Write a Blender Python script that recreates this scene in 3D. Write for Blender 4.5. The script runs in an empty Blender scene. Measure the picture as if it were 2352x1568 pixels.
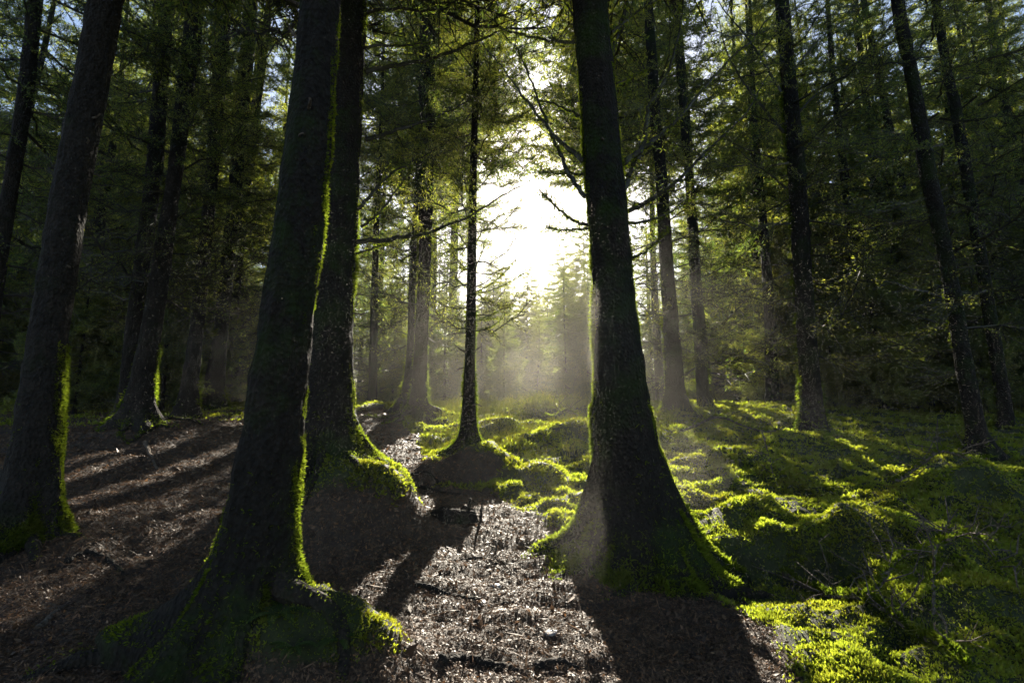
import bpy, math
import numpy as np
from mathutils import Vector

R = np.random.default_rng
PI = math.pi
scn = bpy.context.scene
COL = scn.collection

# ------------------------------------------------------------------ camera model (2352 x 1568 reference pixels)
FPX, CX, CY = 1150.0, 1176.0, 784.0
PITCH = math.radians(8.0)
SP, CP = math.sin(PITCH), math.cos(PITCH)
CAMZ = 1.3

def ray(px, py):
    u = (px - CX) / FPX
    v = (CY - py) / FPX
    return np.array([u, CP - v * SP, SP + v * CP])

def at(px, py, d):
    r = ray(px, py)
    return np.array([0, 0, CAMZ]) + r * (d / r[1])

def camdepth(p):
    return p[1] * CP + (p[2] - CAMZ) * SP

# sun seen at reference pixel (1240, 400)
sr = ray(1240, 400)
sr = sr / np.linalg.norm(sr)
SUN_EL = math.asin(sr[2])
SUN_AZ = math.atan2(sr[0], sr[1])

# ------------------------------------------------------------------ noise
def _hash(ix, iy, iz, seed):
    n = (ix * 374761393 + iy * 668265263 + iz * 2147483647 + seed * 974634777) & 0xFFFFFFFF
    n = ((n ^ (n >> 13)) * 1274126177) & 0xFFFFFFFF
    n = ((n ^ (n >> 16)) * 2246822519) & 0xFFFFFFFF
    return ((n ^ (n >> 15)) & 0xFFFF) / 65535.0

def noise(x, y, z=0.0, seed=0):
    x, y, z = np.broadcast_arrays(np.asarray(x, float), np.asarray(y, float), np.asarray(z, float))
    ix, iy, iz = np.floor(x).astype(np.int64), np.floor(y).astype(np.int64), np.floor(z).astype(np.int64)
    fx, fy, fz = x - ix, y - iy, z - iz
    fx, fy, fz = [f * f * (3 - 2 * f) for f in (fx, fy, fz)]
    def h(a, b, c): return _hash(ix + a, iy + b, iz + c, seed)
    def l(a, b, t): return a + (b - a) * t
    return l(l(l(h(0,0,0), h(1,0,0), fx), l(h(0,1,0), h(1,1,0), fx), fy),
             l(l(h(0,0,1), h(1,0,1), fx), l(h(0,1,1), h(1,1,1), fx), fy), fz) * 2 - 1

def fbm(x, y, z=0.0, seed=0, o=4):
    s, a, f = 0, 1.0, 1.0
    for i in range(o):
        s = s + a * noise(np.asarray(x) * f, np.asarray(y) * f, np.asarray(z) * f, seed + i)
        a *= .5; f *= 2.03
    return s

def smooth(a, b, x):
    t = np.clip((x - a) / (b - a), 0, 1)
    return t * t * (3 - 2 * t)

# ------------------------------------------------------------------ terrain
_py = np.array([-20, 0, 2, 3, 4.2, 6, 8.5, 11.5, 14, 18, 30, 60, 400.])
_pz = np.array([-1.0, -.22, -.1, 0, .14, .42, .80, 1.24, 1.48, 1.55, 1.35, 1.3, 1.3])
_gy = np.linspace(-20, 400, 8401)
_gz = np.interp(_gy, _py, _pz)
_k = np.ones(31) / 31
_gz = np.convolve(np.pad(_gz, 15, mode='edge'), _k, 'valid')

def base_z(y):
    return np.interp(y, _gy, _gz)

def ground_hit(px, py):
    """world xy where a pixel ray meets the smooth ground profile"""
    r = ray(px, py)
    d = np.linspace(1.2, 30, 3000)
    z = CAMZ + r[2] / r[1] * d
    i = np.argmax(z <= base_z(d)) if np.any(z <= base_z(d)) else len(d) - 1
    return r[0] / r[1] * d[i], d[i]

# edge between the leaf-strewn path and the moss (moss lies to the right)
_bd = np.array([-30, 2.0, 2.6, 3.1, 3.7, 4.3, 4.8, 5.5, 6.1, 7.2, 8.5, 10.0, 11.5, 13., 40.])
_bx = np.array([1.5, 1.4, 1.38, 1.5, 1.60, 1.0, .35, .15, -.75, -1.15, -1.55, -2.0, -2.6, -3.2, -9.])

MOUNDS = [  # x, y, height, wx, wy, power, mossy
    (-1.47, 4.75, .54, .62, .52, 4, 1),    # bank under the second trunk
    (-1.98, 5.1, .25, .70, .5, 2, 0),
    (-.58, 6.75, .34, .62, .50, 4, 1),     # bank under the slim trunk
    (.10, 6.45, .18, .45, .28, 4, 1),
    (-1.02, 2.62, .38, .48, .36, 2, 1),    # mossy bank right of the nearest trunk
    (2.95, 4.25, .34, .50, .34, 2, 1),
    (3.0, 3.25, .20, .5, .3, 2, 1),
    (4.8, 5.0, .45, 1.0, .6, 2, 1),
    (2.9, 6.6, .26, .8, .4, 2, 1),
    (4.2, 7.6, .30, .9, .5, 2, 1),
    (2.3, 8.2, .20, .7, .4, 2, 1),
    (1.0, 8.6, .24, .8, .35, 2, 1),
    (-.2, 9.3, .22, .6, .35, 2, 1),
    (.9, 11.2, .28, 1.2, .5, 2, 1),
    (5.6, 3.5, .55, .9, .9, 2, 1),
    (-6.2, 8.9, .35, 1.0, .8, 2, 0),
    (-4.0, 4.5, .16, .8, .7, 2, 0),
    (2.25, 4.75, .18, .35, .3, 2, 1),
    (3.6, 2.6, -.25, .5, .6, 2, 0),
]

def moss_mask(x, y):
    xb = np.interp(y, _bd, _bx) + .16 * fbm(x * 2.2, y * 2.2, 0, 11, 3)
    m = smooth(-.10, .10, x - xb)
    for (mx, my, h, wx, wy, p, f) in MOUNDS:
        if f and h > 0:
            r = ((x - mx) / wx) ** 2 + ((y - my - .12) / wy) ** 2
            m = np.maximum(m, 1 - smooth(.7, 1.15, r + .3 * noise(x * 4, y * 4, 0, 3)))
    # far left the floor is mossy too, and beyond the crest
    m = np.maximum(m, .35 * smooth(9.8, 11.5, y + 1.2 * noise(x * .5, y * .5, 0, 5)) * smooth(-3.6, -5.0, x))
    m = np.maximum(m, smooth(13.5, 15.5, y) * (.35 + .65 * smooth(-6, -4, x)))
    # the bare front faces of the two banks
    for (mx, my, wx, wy) in ((-1.47, 4.26, .55, .22), (-.62, 6.32, .60, .22)):
        r = ((x - mx) / wx) ** 2 + ((y - my) / wy) ** 2
        m = m * smooth(.5, 1.1, r)
    return np.clip(m, 0, 1)

def ht(x, y, fine=True):
    x = np.asarray(x, float); y = np.asarray(y, float)
    z = base_z(y) + 0 * x
    for (mx, my, h, wx, wy, p, f) in MOUNDS:
        r = np.sqrt(((x - mx) / wx) ** 2 + ((y - my) / wy) ** 2)
        z = z + h * np.exp(-r ** p)
    near = np.exp(-np.maximum(y - 14, 0) / 25)
    z = z + .05 * fbm(x * .55 + 3, y * .55, 0, 21, 2) * near
    if fine:
        m = moss_mask(x, y)
        hum = np.abs(fbm(x * 1.1, y * 1.7, 0, 31, 3))
        z = z + m * (.19 * (1 - hum) - .12 + .035 * fbm(x * 5, y * 6, 0, 37, 2)) * near
        z = z + (1 - m) * (.030 * fbm(x * 2.0, y * 3.6, 0, 41, 3) + .012 * fbm(x * 9, y * 14, 0, 47, 2)) * near
    return z

# ------------------------------------------------------------------ mesh helpers (quads only)
class MB:
    def __init__(s): s.v = []; s.q = []; s.m = []; s.a = []; s.n = 0
    def add(s, V, Q, mi=0, a=None):
        V = np.asarray(V, float).reshape(-1, 3); Q = np.asarray(Q, np.int64).reshape(-1, 4)
        s.v.append(V); s.q.append(Q + s.n)
        s.m.append(np.full(len(Q), mi) if np.isscalar(mi) else np.asarray(mi))
        s.a.append(np.zeros(len(Q)) if a is None else np.asarray(a, float))
        s.n += len(V)
    def arrays(s):
        return np.concatenate(s.v), np.concatenate(s.q), np.concatenate(s.m), np.concatenate(s.a)

def mesh_of(name, mb, mats, smoothed=False):
    V, Q, M, A = mb.arrays() if isinstance(mb, MB) else mb
    me = bpy.data.meshes.new(name)
    me.vertices.add(len(V)); me.vertices.foreach_set('co', V.astype(np.float32).ravel())
    me.loops.add(Q.size); me.loops.foreach_set('vertex_index', Q.astype(np.int32).ravel())
    me.polygons.add(len(Q)); me.polygons.foreach_set('loop_start', np.arange(0, Q.size, 4, dtype=np.int32))
    for m in mats: me.materials.append(m)
    me.polygons.foreach_set('material_index', M.astype(np.int32))
    me.polygons.foreach_set('use_smooth', np.full(len(Q), smoothed))
    at_ = me.attributes.new('tint', 'FLOAT', 'FACE'); at_.data.foreach_set('value', A.astype(np.float32))
    me.update(calc_edges=True)
    return me

def link(name, me, parent=None, loc=None):
    o = bpy.data.objects.new(name, me); COL.objects.link(o)
    if parent is not None: o.parent = parent
    if loc is not None: o.location = loc
    return o

def empty(name, loc):
    o = bpy.data.objects.new(name, None); COL.objects.link(o)
    o.location = Vector([float(c) for c in loc]); o.empty_display_size = .3
    return o

def tag(o, label=None, cat=None, group=None, kind=None):
    if label: o['label'] = label
    if cat: o['category'] = cat
    if group: o['group'] = group
    if kind: o['kind'] = kind
    return o

def norm(v): return v / (np.linalg.norm(v, axis=-1, keepdims=True) + 1e-9)

def frames(D):
    up = np.where(np.abs(D[:, 2:3]) > .9, np.array([[1., 0, 0]]), np.array([[0, 0, 1.]]))
    u = norm(np.cross(D, up)); w = np.cross(u, D)
    return u, w

def prisms(A, B, ra, rb, k=3):
    A = np.asarray(A); B = np.asarray(B); n = len(A)
    u, w = frames(norm(B - A))
    an = np.arange(k) * 2 * PI / k
    c, s = np.cos(an), np.sin(an)
    off = u[:, None, :] * c[None, :, None] + w[:, None, :] * s[None, :, None]
    ra = np.broadcast_to(ra, n); rb = np.broadcast_to(rb, n)
    V = np.concatenate([A[:, None] + off * ra[:, None, None], B[:, None] + off * rb[:, None, None]], 1).reshape(-1, 3)
    i = np.arange(k); j = (i + 1) % k
    q = np.stack([i, j, j + k, i + k], 1)
    Q = (np.arange(n)[:, None, None] * 2 * k + q[None]).reshape(-1, 4)
    return V, Q

def cards(C, D, N, ln, wd):
    """small pointed leaves (rhombi)"""
    D = norm(D); S = norm(np.cross(D, N)); n = len(C)
    ln = np.broadcast_to(ln, n)[:, None]; wd = np.broadcast_to(wd, n)[:, None]
    V = np.stack([C, C + D * ln * .55 + S * wd * .5, C + D * ln, C + D * ln * .45 - S * wd * .5], 1).reshape(-1, 3)
    return V, np.arange(4 * n).reshape(-1, 4)

def catmull(P, n):
    P = np.asarray(P, float)
    if len(P) == 2: P = np.array([P[0], (P[0] + P[1]) / 2, P[1]])
    E = np.vstack([2 * P[0] - P[1], P, 2 * P[-1] - P[-2]])
    t = np.linspace(0, len(P) - 1 - 1e-6, n); i = t.astype(int); f = (t - i)[:, None]
    a, b, c, d = E[i], E[i + 1], E[i + 2], E[i + 3]
    return .5 * (2 * b + (c - a) * f + (2 * a - 5 * b + 4 * c - d) * f ** 2 + (3 * b - a - 3 * c + d) * f ** 3)

def tube(P, rad, k=7, rough=0.0, seed=0):
    P = np.asarray(P, float); n = len(P)
    T = norm(np.gradient(P, axis=0)); u, w = frames(T)
    an = np.arange(k) * 2 * PI / k
    off = u[:, None] * np.cos(an)[None, :, None] + w[:, None] * np.sin(an)[None, :, None]
    r = np.broadcast_to(rad, n)[:, None] * np.ones((1, k))
    if rough: r = r * (1 + rough * R(seed).uniform(-1, 1, (n, k)))
    V = (P[:, None] + off * r[:, :, None]).reshape(-1, 3)
    i, j = np.meshgrid(np.arange(n - 1), np.arange(k), indexing='ij'); j2 = (j + 1) % k
    Q = np.stack([i * k + j, i * k + j2, (i + 1) * k + j2, (i + 1) * k + j], -1).reshape(-1, 4)
    # close both ends with a small point
    V = np.vstack([V, P[0] - T[0] * rad[0] * .4 if np.ndim(rad) else P[0], P[-1] + T[-1] * (rad[-1] if np.ndim(rad) else rad) * .6])
    c0, c1 = n * k, n * k + 1
    if k % 2 == 0:
        e = np.arange(0, k, 2)
        Q = np.vstack([Q, np.stack([np.full(len(e), c0), (e + 2) % k, (e + 1) % k, e], 1),
                       np.stack([np.full(len(e), c1), (n - 1) * k + e, (n - 1) * k + (e + 1) % k, (n - 1) * k + (e + 2) % k], 1)])
    return V, Q

# ------------------------------------------------------------------ materials
def mat(name):
    m = bpy.data.materials.new(name); m.use_nodes = True
    nt = m.node_tree; nt.nodes.clear()
    return m, nt, nt.nodes.new('ShaderNodeOutputMaterial')

def N(nt, t, **k):
    n = nt.nodes.new(t)
    for a, v in k.items():
        if a.startswith('i_'): n.inputs[a[2:].replace('_', ' ')].default_value = v
        else: setattr(n, a, v)
    return n

def ramp(nt, stops):
    r = nt.nodes.new('ShaderNodeValToRGB'); e = r.color_ramp.elements
    while len(e) < len(stops): e.new(.5)
    for x, (p, c) in zip(e, stops): x.position = p; x.color = (*c, 1)
    return r

def bark_mat(name, dark, light, moss, moss_amt):
    m, nt, out = mat(name); L = nt.links.new
    tc = N(nt, 'ShaderNodeTexCoord'); mp = N(nt, 'ShaderNodeMapping'); mp.inputs['Scale'].default_value = (8, 8, 6.0)
    L(tc.outputs['Object'], mp.inputs['Vector'])
    n1 = N(nt, 'ShaderNodeTexNoise', i_Scale=2.2, i_Detail=9.0, i_Roughness=.68); L(mp.outputs[0], n1.inputs['Vector'])
    r1 = ramp(nt, [(.3, dark), (.7, light)]); L(n1.outputs['Fac'], r1.inputs[0])
    n2 = N(nt, 'ShaderNodeTexNoise', i_Scale=1.7, i_Detail=7.0, i_Roughness=.7); L(tc.outputs['Object'], n2.inputs['Vector'])
    r2 = ramp(nt, [(moss_amt, (0, 0, 0)), (moss_amt + .14, (1, 1, 1))]); L(n2.outputs['Fac'], r2.inputs[0])
    mx = N(nt, 'ShaderNodeMix', data_type='RGBA'); L(r2.outputs[0], mx.inputs['Factor']); L(r1.outputs[0], mx.inputs['A']); mx.inputs['B'].default_value = (*moss, 1)
    p = N(nt, 'ShaderNodeBsdfPrincipled', i_Roughness=.8); p.inputs['Specular IOR Level'].default_value = .12
    L(mx.outputs['Result'], p.inputs['Base Color'])
    v = N(nt, 'ShaderNodeTexVoronoi', i_Scale=5.5); L(mp.outputs[0], v.inputs['Vector'])
    ad = N(nt, 'ShaderNodeMath', operation='ADD'); L(n1.outputs['Fac'], ad.inputs[0]); L(v.outputs['Distance'], ad.inputs[1])
    b = N(nt, 'ShaderNodeBump', i_Strength=.9, i_Distance=.03); L(ad.outputs[0], b.inputs['Height']); L(b.outputs[0], p.inputs['Normal'])
    L(p.outputs[0], out.inputs['Surface']); return m

def leaf_mat(name, lo, hi, tlo, thi, fac, gloss=0.0, nscale=3.0):
    """thin leaves: diffuse on the lit side, translucent when the sun is behind"""
    m, nt, out = mat(name); L = nt.links.new
    at_ = N(nt, 'ShaderNodeAttribute', attribute_name='tint')
    oi = N(nt, 'ShaderNodeObjectInfo')
    tc = N(nt, 'ShaderNodeTexCoord'); nz = N(nt, 'ShaderNodeTexNoise', i_Scale=nscale, i_Detail=3.0); L(tc.outputs['Object'], nz.inputs['Vector'])
    a1 = N(nt, 'ShaderNodeMath', operation='MULTIPLY_ADD'); L(at_.outputs['Fac'], a1.inputs[0]); a1.inputs[1].default_value = .55; a1.inputs[2].default_value = -.32
    a2 = N(nt, 'ShaderNodeMath', operation='ADD'); L(a1.outputs[0], a2.inputs[0]); L(nz.outputs['Fac'], a2.inputs[1])
    a3 = N(nt, 'ShaderNodeMath', operation='MULTIPLY_ADD'); L(oi.outputs['Random'], a3.inputs[0]); a3.inputs[1].default_value = .3; a3.inputs[2].default_value = -.15
    a4 = N(nt, 'ShaderNodeMath', operation='ADD'); L(a2.outputs[0], a4.inputs[0]); L(a3.outputs[0], a4.inputs[1])
    r1 = ramp(nt, [(.2, lo), (.8, hi)]); L(a4.outputs[0], r1.inputs[0])
    r2 = ramp(nt, [(.2, tlo), (.8, thi)]); L(a4.outputs[0], r2.inputs[0])
    d = N(nt, 'ShaderNodeBsdfDiffuse'); t = N(nt, 'ShaderNodeBsdfTranslucent'); L(r1.outputs[0], d.inputs[0]); L(r2.outputs[0], t.inputs[0])
    mx = N(nt, 'ShaderNodeMixShader'); mx.inputs[0].default_value = fac; L(d.outputs[0], mx.inputs[1]); L(t.outputs[0], mx.inputs[2])
    last = mx
    if gloss:
        g = N(nt, 'ShaderNodeBsdfGlossy', i_Roughness=.45); m2 = N(nt, 'ShaderNodeMixShader'); m2.inputs[0].default_value = gloss
        L(mx.outputs[0], m2.inputs[1]); L(g.outputs[0], m2.inputs[2]); last = m2
    L(last.outputs[0], out.inputs['Surface']); return m

M_BARK = bark_mat('spruce_bark', (.005, .0045, .004), (.020, .017, .014), (.016, .027, .005), .485)
M_BARKP = bark_mat('pale_bark', (.006, .0055, .005), (.030, .025, .021), (.012, .018, .005), .54)
M_ROOT = bark_mat('root_bark', (.008, .007, .006), (.034, .028, .022), (.018, .028, .006), .54)
M_DEAD = bark_mat('dead_wood', (.05, .04, .032), (.17, .14, .11), (.05, .07, .015), .62)
M_MOSS = leaf_mat('moss', (.045, .045, .008), (.075, .105, .010), (.30, .30, .018), (.52, .66, .045), .62, .02, 1.6)
M_TMOSS = leaf_mat('bark_moss', (.020, .032, .005), (.06, .075, .009), (.14, .22, .012), (.36, .44, .035), .58)
M_NEED = leaf_mat('spruce_needles', (.022, .046, .018), (.065, .085, .018), (.13, .21, .03), (.56, .58, .06), .62, .03, .35)
M_TWIG = leaf_mat('twig_bark', (.012, .010, .008), (.045, .042, .016), (.0, .0, .0), (.0, .0, .0), 0.0, .05, 2.0)
M_GRASS = leaf_mat('grass_blades', (.05, .08, .012), (.13, .13, .03), (.26, .34, .03), (.58, .54, .08), .6, .03)
M_FERN = leaf_mat('fern_leaves', (.020, .045, .010), (.045, .075, .015), (.06, .12, .02), (.12, .20, .03), .4, .015)

def litter_mat():
    m, nt, out = mat('dead_leaves'); L = nt.links.new
    a = N(nt, 'ShaderNodeAttribute', attribute_name='tint')
    r = ramp(nt, [(0, (.030, .019, .012)), (.4, (.088, .054, .033)), (.75, (.175, .108, .064)), (.93, (.26, .125, .052)), (1, (.34, .26, .18))])
    L(a.outputs['Fac'], r.inputs[0])
    p = N(nt, 'ShaderNodeBsdfPrincipled', i_Roughness=.5); p.inputs['Specular IOR Level'].default_value = .18
    L(r.outputs[0], p.inputs['Base Color'])
    t = N(nt, 'ShaderNodeBsdfTranslucent'); L(r.outputs[0], t.inputs[0])
    mx = N(nt, 'ShaderNodeMixShader'); mx.inputs[0].default_value = .28; L(p.outputs[0], mx.inputs[1]); L(t.outputs[0], mx.inputs[2])
    L(mx.outputs[0], out.inputs['Surface']); return m
M_LITTER = litter_mat()

def ground_mat():
    m, nt, out = mat('forest_soil'); L = nt.links.new
    a = N(nt, 'ShaderNodeAttribute', attribute_name='moss_cover')
    tc = N(nt, 'ShaderNodeTexCoord')
    n1 = N(nt, 'ShaderNodeTexNoise', i_Scale=14.0, i_Detail=9.0, i_Roughness=.7); L(tc.outputs['Object'], n1.inputs['Vector'])
    soil = ramp(nt, [(.3, (.016, .011, .008)), (.55, (.045, .030, .020)), (.75, (.085, .055, .036))]); L(n1.outputs['Fac'], soil.inputs[0])
    n2 = N(nt, 'ShaderNodeTexNoise', i_Scale=5.0, i_Detail=8.0, i_Roughness=.7); L(tc.outputs['Object'], n2.inputs['Vector'])
    moss = ramp(nt, [(.3, (.010, .014, .003)), (.7, (.040, .055, .007))]); L(n2.outputs['Fac'], moss.inputs[0])
    mx = N(nt, 'ShaderNodeMix', data_type='RGBA'); L(a.outputs['Fac'], mx.inputs['Factor']); L(soil.outputs[0], mx.inputs['A']); L(moss.outputs[0], mx.inputs['B'])
    p = N(nt, 'ShaderNodeBsdfPrincipled', i_Roughness=.7); L(mx.outputs['Result'], p.inputs['Base Color']); p.inputs['Specular IOR Level'].default_value = .3
    n3 = N(nt, 'ShaderNodeTexNoise', i_Scale=45.0, i_Detail=8.0, i_Roughness=.75); L(tc.outputs['Object'], n3.inputs['Vector'])
    b = N(nt, 'ShaderNodeBump', i_Strength=1.0, i_Distance=.025); L(n3.outputs['Fac'], b.inputs['Height']); L(b.outputs[0], p.inputs['Normal'])
    L(p.outputs[0], out.inputs['Surface']); return m
M_GROUND = ground_mat()

def stone_mat():
    m, nt, out = mat('pale_stone'); L = nt.links.new
    tc = N(nt, 'ShaderNodeTexCoord'); n1 = N(nt, 'ShaderNodeTexNoise', i_Scale=30.0, i_Detail=6.0); L(tc.outputs['Object'], n1.inputs['Vector'])
    r = ramp(nt, [(.3, (.10, .09, .085)), (.7, (.24, .22, .21))]); L(n1.outputs['Fac'], r.inputs[0])
    p = N(nt, 'ShaderNodeBsdfPrincipled', i_Roughness=.5); L(r.outputs[0], p.inputs['Base Color'])
    b = N(nt, 'ShaderNodeBump', i_Strength=.4, i_Distance=.01); L(n1.outputs['Fac'], b.inputs['Height']); L(b.outputs[0], p.inputs['Normal'])
    L(p.outputs[0], out.inputs['Surface']); return m
M_STONE = stone_mat()

# ------------------------------------------------------------------ ground sheet
def spaced(lo, fine_lo, fine_hi, hi, step, g=1.13):
    a = list(np.arange(fine_lo, fine_hi + step / 2, step))
    s = step; x = a[-1]
    while x < hi: s *= g; x += s; a.append(x)
    s = step; x = a[0]; b = []
    while x > lo: s *= g; x -= s; b.append(x)
    return np.array(b[::-1] + a)

gx = spaced(-95, -5.2, 5.6, 95, .042)
gy = spaced(-14, 1.4, 9.5, 95, .036, 1.05)
X, Y = np.meshgrid(gx, gy)
Z = ht(X, Y); MM = moss_mask(X, Y)
nx, ny = len(gx), len(gy)
i, j = np.meshgrid(np.arange(ny - 1), np.arange(nx - 1), indexing='ij')
Q = np.stack([i * nx + j, i * nx + j + 1, (i + 1) * nx + j + 1, (i + 1) * nx + j], -1).reshape(-1, 4)
mb = MB(); mb.add(np.stack([X, Y, Z], -1), Q)
me = mesh_of('forest_floor', mb, [M_GROUND], True)
a_ = me.attributes.new('moss_cover', 'FLOAT', 'POINT'); a_.data.foreach_set('value', MM.astype(np.float32).ravel())
tag(link('forest_floor', me), kind='structure', label='uneven forest floor of dark soil rising gently to a mossy crest')

def gnormal(x, y, e=.03):
    zx = (ht(x + e, y) - ht(x - e, y)) / (2 * e); zy = (ht(x, y + e) - ht(x, y - e)) / (2 * e)
    return norm(np.stack([-zx, -zy, np.ones_like(zx)], -1))

def scatter(rng, n, d0, d1, wid=1.12):
    d = d0 * (d1 / d0) ** rng.random(n)
    x = rng.uniform(-wid, wid, n) * (d + .4)
    return x, d

# ------------------------------------------------------------------ leaf litter
rng = R(5)
x, y = scatter(rng, 800000, 1.7, 13.5)
k = rng.random(len(x)) > moss_mask(x, y) * 1.15 - .04
x, y = x[k], y[k]
nrm = gnormal(x, y)
n = len(x)
tilt = rng.normal(0, .42, (n, 3)); nn = norm(nrm + tilt)
D = norm(np.cross(nn, rng.normal(size=(n, 3))))
P = np.stack([x, y, ht(x, y) + rng.uniform(.002, .014, n)], -1)
sc = (.36 + .145 * y) * rng.lognormal(-.08, .5, n)
longb = rng.random(n) < .12
V, Qd = cards(P - D * (.009 * sc)[:, None], D, nn, .019 * sc * np.where(longb, 2.6, 1), .0075 * sc * np.where(longb, .45, 1))
mb = MB(); mb.add(V, Qd, 0, np.clip(rng.beta(2, 2.4, n), 0, 1))
tag(link('leaf_litter', mesh_of('leaf_litter', mb, [M_LITTER])), 'brown glinting leaf litter strewn over the forest path', 'leaf litter', kind='stuff')

# ------------------------------------------------------------------ moss carpet
def sprigs(rng, P, NR, size, blades=4, spread=.8, slim=.34):
    n = len(P)
    C = np.repeat(P, blades, 0); NN = np.repeat(NR, blades, 0); S = np.repeat(size, blades)
    D = norm(NN + spread * rng.normal(size=(n * blades, 3)))
    D = np.where((D * NN).sum(1, keepdims=True) < -.1, -D, D)
    L = S * rng.uniform(.6, 1.25, n * blades)
    V, Qd = cards(C, D, rng.normal(size=(n * blades, 3)), L, L * slim)
    t = np.repeat(rng.random(n), blades) * .6 + rng.random(n * blades) * .4
    return V, Qd, t

rng = R(6)
x, y = scatter(rng, 300000, 1.7, 17)
clump = fbm(x * 3.2, y * 4.2, 0, 61, 3)
k = rng.random(len(x)) < moss_mask(x, y) * (.5 + .6 * smooth(-.6, .2, clump))
x, y, clump = x[k], y[k], clump[k]
nr = gnormal(x, y)
P = np.stack([x, y, ht(x, y) - .004], -1)
sz = (.012 + .0050 * y) * (1 + .45 * clump)
V, Qd, t = sprigs(rng, P, norm(nr + np.array([0, 0, .4])), sz, 4, .75)
mb = MB(); mb.add(V, Qd, 0, t)
tag(link('moss', mesh_of('moss', mb, [M_MOSS])), 'bright green moss carpet covering the hummocky clearing', 'moss', kind='stuff')

# ------------------------------------------------------------------ grasses at the crest of the clearing
rng = R(8)
n = 15000
x = rng.normal(.5, 2.0, n); y = rng.uniform(7.6, 13.5, n)
k = (moss_mask(x, y) > .6) & (fbm(x * 1.1, y * 1.1, 0, 71, 2) > -.15); x, y = x[k], y[k]; n = len(x)
P = np.stack([x, y, ht(x, y)], -1)
h = rng.uniform(.08, .34, n) * (.6 + .7 * smooth(8.5, 12, y))
D = norm(np.stack([rng.normal(0, .35, n), rng.normal(0, .35, n), np.ones(n)], -1))
mid = P + D * (h * .6)[:, None]
tip = mid + norm(D + rng.normal(0, .5, (n, 3)) - np.array([0, 0, .25])) * (h * .5)[:, None]
V1, Q1 = prisms(P, mid, .0045, .0035, 3); V2, Q2 = prisms(mid, tip, .0035, .0008, 3)
mb = MB(); tt = rng.random(n); mb.add(V1, Q1, 0, np.repeat(tt, 3)); mb.add(V2, Q2, 0, np.repeat(tt, 3))
tag(link('grass', mesh_of('grass', mb, [M_GRASS])), 'thin yellowish grass growing through the moss on the crest', 'grass', kind='stuff')

# ------------------------------------------------------------------ branch sprays and crowns (shared meshes)
def spray(rng, L, lively, up, fine=1.0):
    mb = MB(); na = 10
    t = np.linspace(0, 1, na)
    ax = np.stack([L * t, .06 * L * np.sin(t * 3 + rng.uniform(0, 6)) * t, L * (up * t ** 1.6 - .10 * np.sin(t * PI))], -1)
    ax[1:] += rng.normal(0, .012 * L, (na - 1, 3))
    V, Qd = prisms(ax[:-1], ax[1:], .018 * (1 - t[:-1]) + .004, .018 * (1 - t[1:]) + .004, 3); mb.add(V, Qd, 0, rng.random(len(Qd)))
    ns = int(L * 17)
    ti = rng.uniform(.10, 1, ns) ; f = ti * (na - 1); i0 = np.minimum(f.astype(int), na - 2); fr = (f - i0)[:, None]
    S = ax[i0] * (1 - fr) + ax[i0 + 1] * fr
    A = norm(ax[i0 + 1] - ax[i0])
    side = np.where(rng.random(ns) < .5, -1., 1.)
    ang = rng.uniform(.55, 1.15, ns)
    lat = np.stack([np.zeros(ns), side, rng.normal(-.05, .45, ns)], -1)
    D = norm(A * np.cos(ang)[:, None] + norm(lat) * np.sin(ang)[:, None])
    l = L * .40 * (1 - .72 * ti) * rng.uniform(.35, 1, ns) + .05
    m1 = S + D * (l * .5)[:, None]
    D2 = norm(D + A * .25 + rng.normal(0, .22, (ns, 3)) - np.array([0, 0, .10]))
    e1 = m1 + D2 * (l * .5)[:, None]
    segA = np.concatenate([S, m1]); segB = np.concatenate([m1, e1])
    V, Qd = prisms(segA, segB, .0065, .004, 3); mb.add(V, Qd, 0, rng.random(len(Qd)))
    nt = 6; k = rng.integers(0, len(segA), ns * nt)
    u = rng.random((ns * nt, 1)); S3 = segA[k] * (1 - u) + segB[k] * u
    D3 = norm(norm(segB[k] - segA[k]) * .7 + rng.normal(0, .55, (ns * nt, 3)))
    l3 = (np.linalg.norm(segB[k] - segA[k], axis=1) * rng.uniform(.3, .9, ns * nt))
    E3 = S3 + D3 * l3[:, None]
    V, Qd = prisms(S3, E3, .0038, .002, 3); mb.add(V, Qd, 0, rng.random(len(Qd)))
    a = np.concatenate([segA, S3]); b = np.concatenate([segB, E3])
    ln = np.linalg.norm(b - a, axis=1); nc = int(ln.sum() * 26 * lively / fine ** 1.3)
    if nc:
        k = rng.choice(len(a), nc, p=ln / ln.sum()); u = rng.random((nc, 1))
        C = a[k] * (1 - u) + b[k] * u
        Dn = norm(norm(b[k] - a[k]) * .6 + rng.normal(0, .55, (nc, 3)))
        V, Qd = cards(C, Dn, rng.normal(size=(nc, 3)), rng.uniform(.06, .13, nc) * fine, rng.uniform(.016, .032, nc) * fine)
        mb.add(V, Qd, 1, rng.random(nc))
    return mb.arrays()

rng = R(20)
SPRAY_BARE = [spray(rng, 2.0, .12, u) for u in (.10, .22, .05, .30)]
SPRAY_HALF = [spray(rng, 2.0, .6, u) for u in (.12, .24, .0, .18)]
SPRAY_FULL = [spray(rng, 2.0, .85, u) for u in (.05, .12, -.08, .0)]

FINE = ([spray(rng, 2.0, .15, u, .5) for u in (.12, .26, .05)], [spray(rng, 2.0, .55, u, .5) for u in (.12, .24, .0)], [spray(rng, 2.0, .8, u, .5) for u in (.05, .14, -.05)])

FINE_FULL = [spray(rng, 2.0, 1.6, u, .55) for u in (.05, .14, -.05)]

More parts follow.
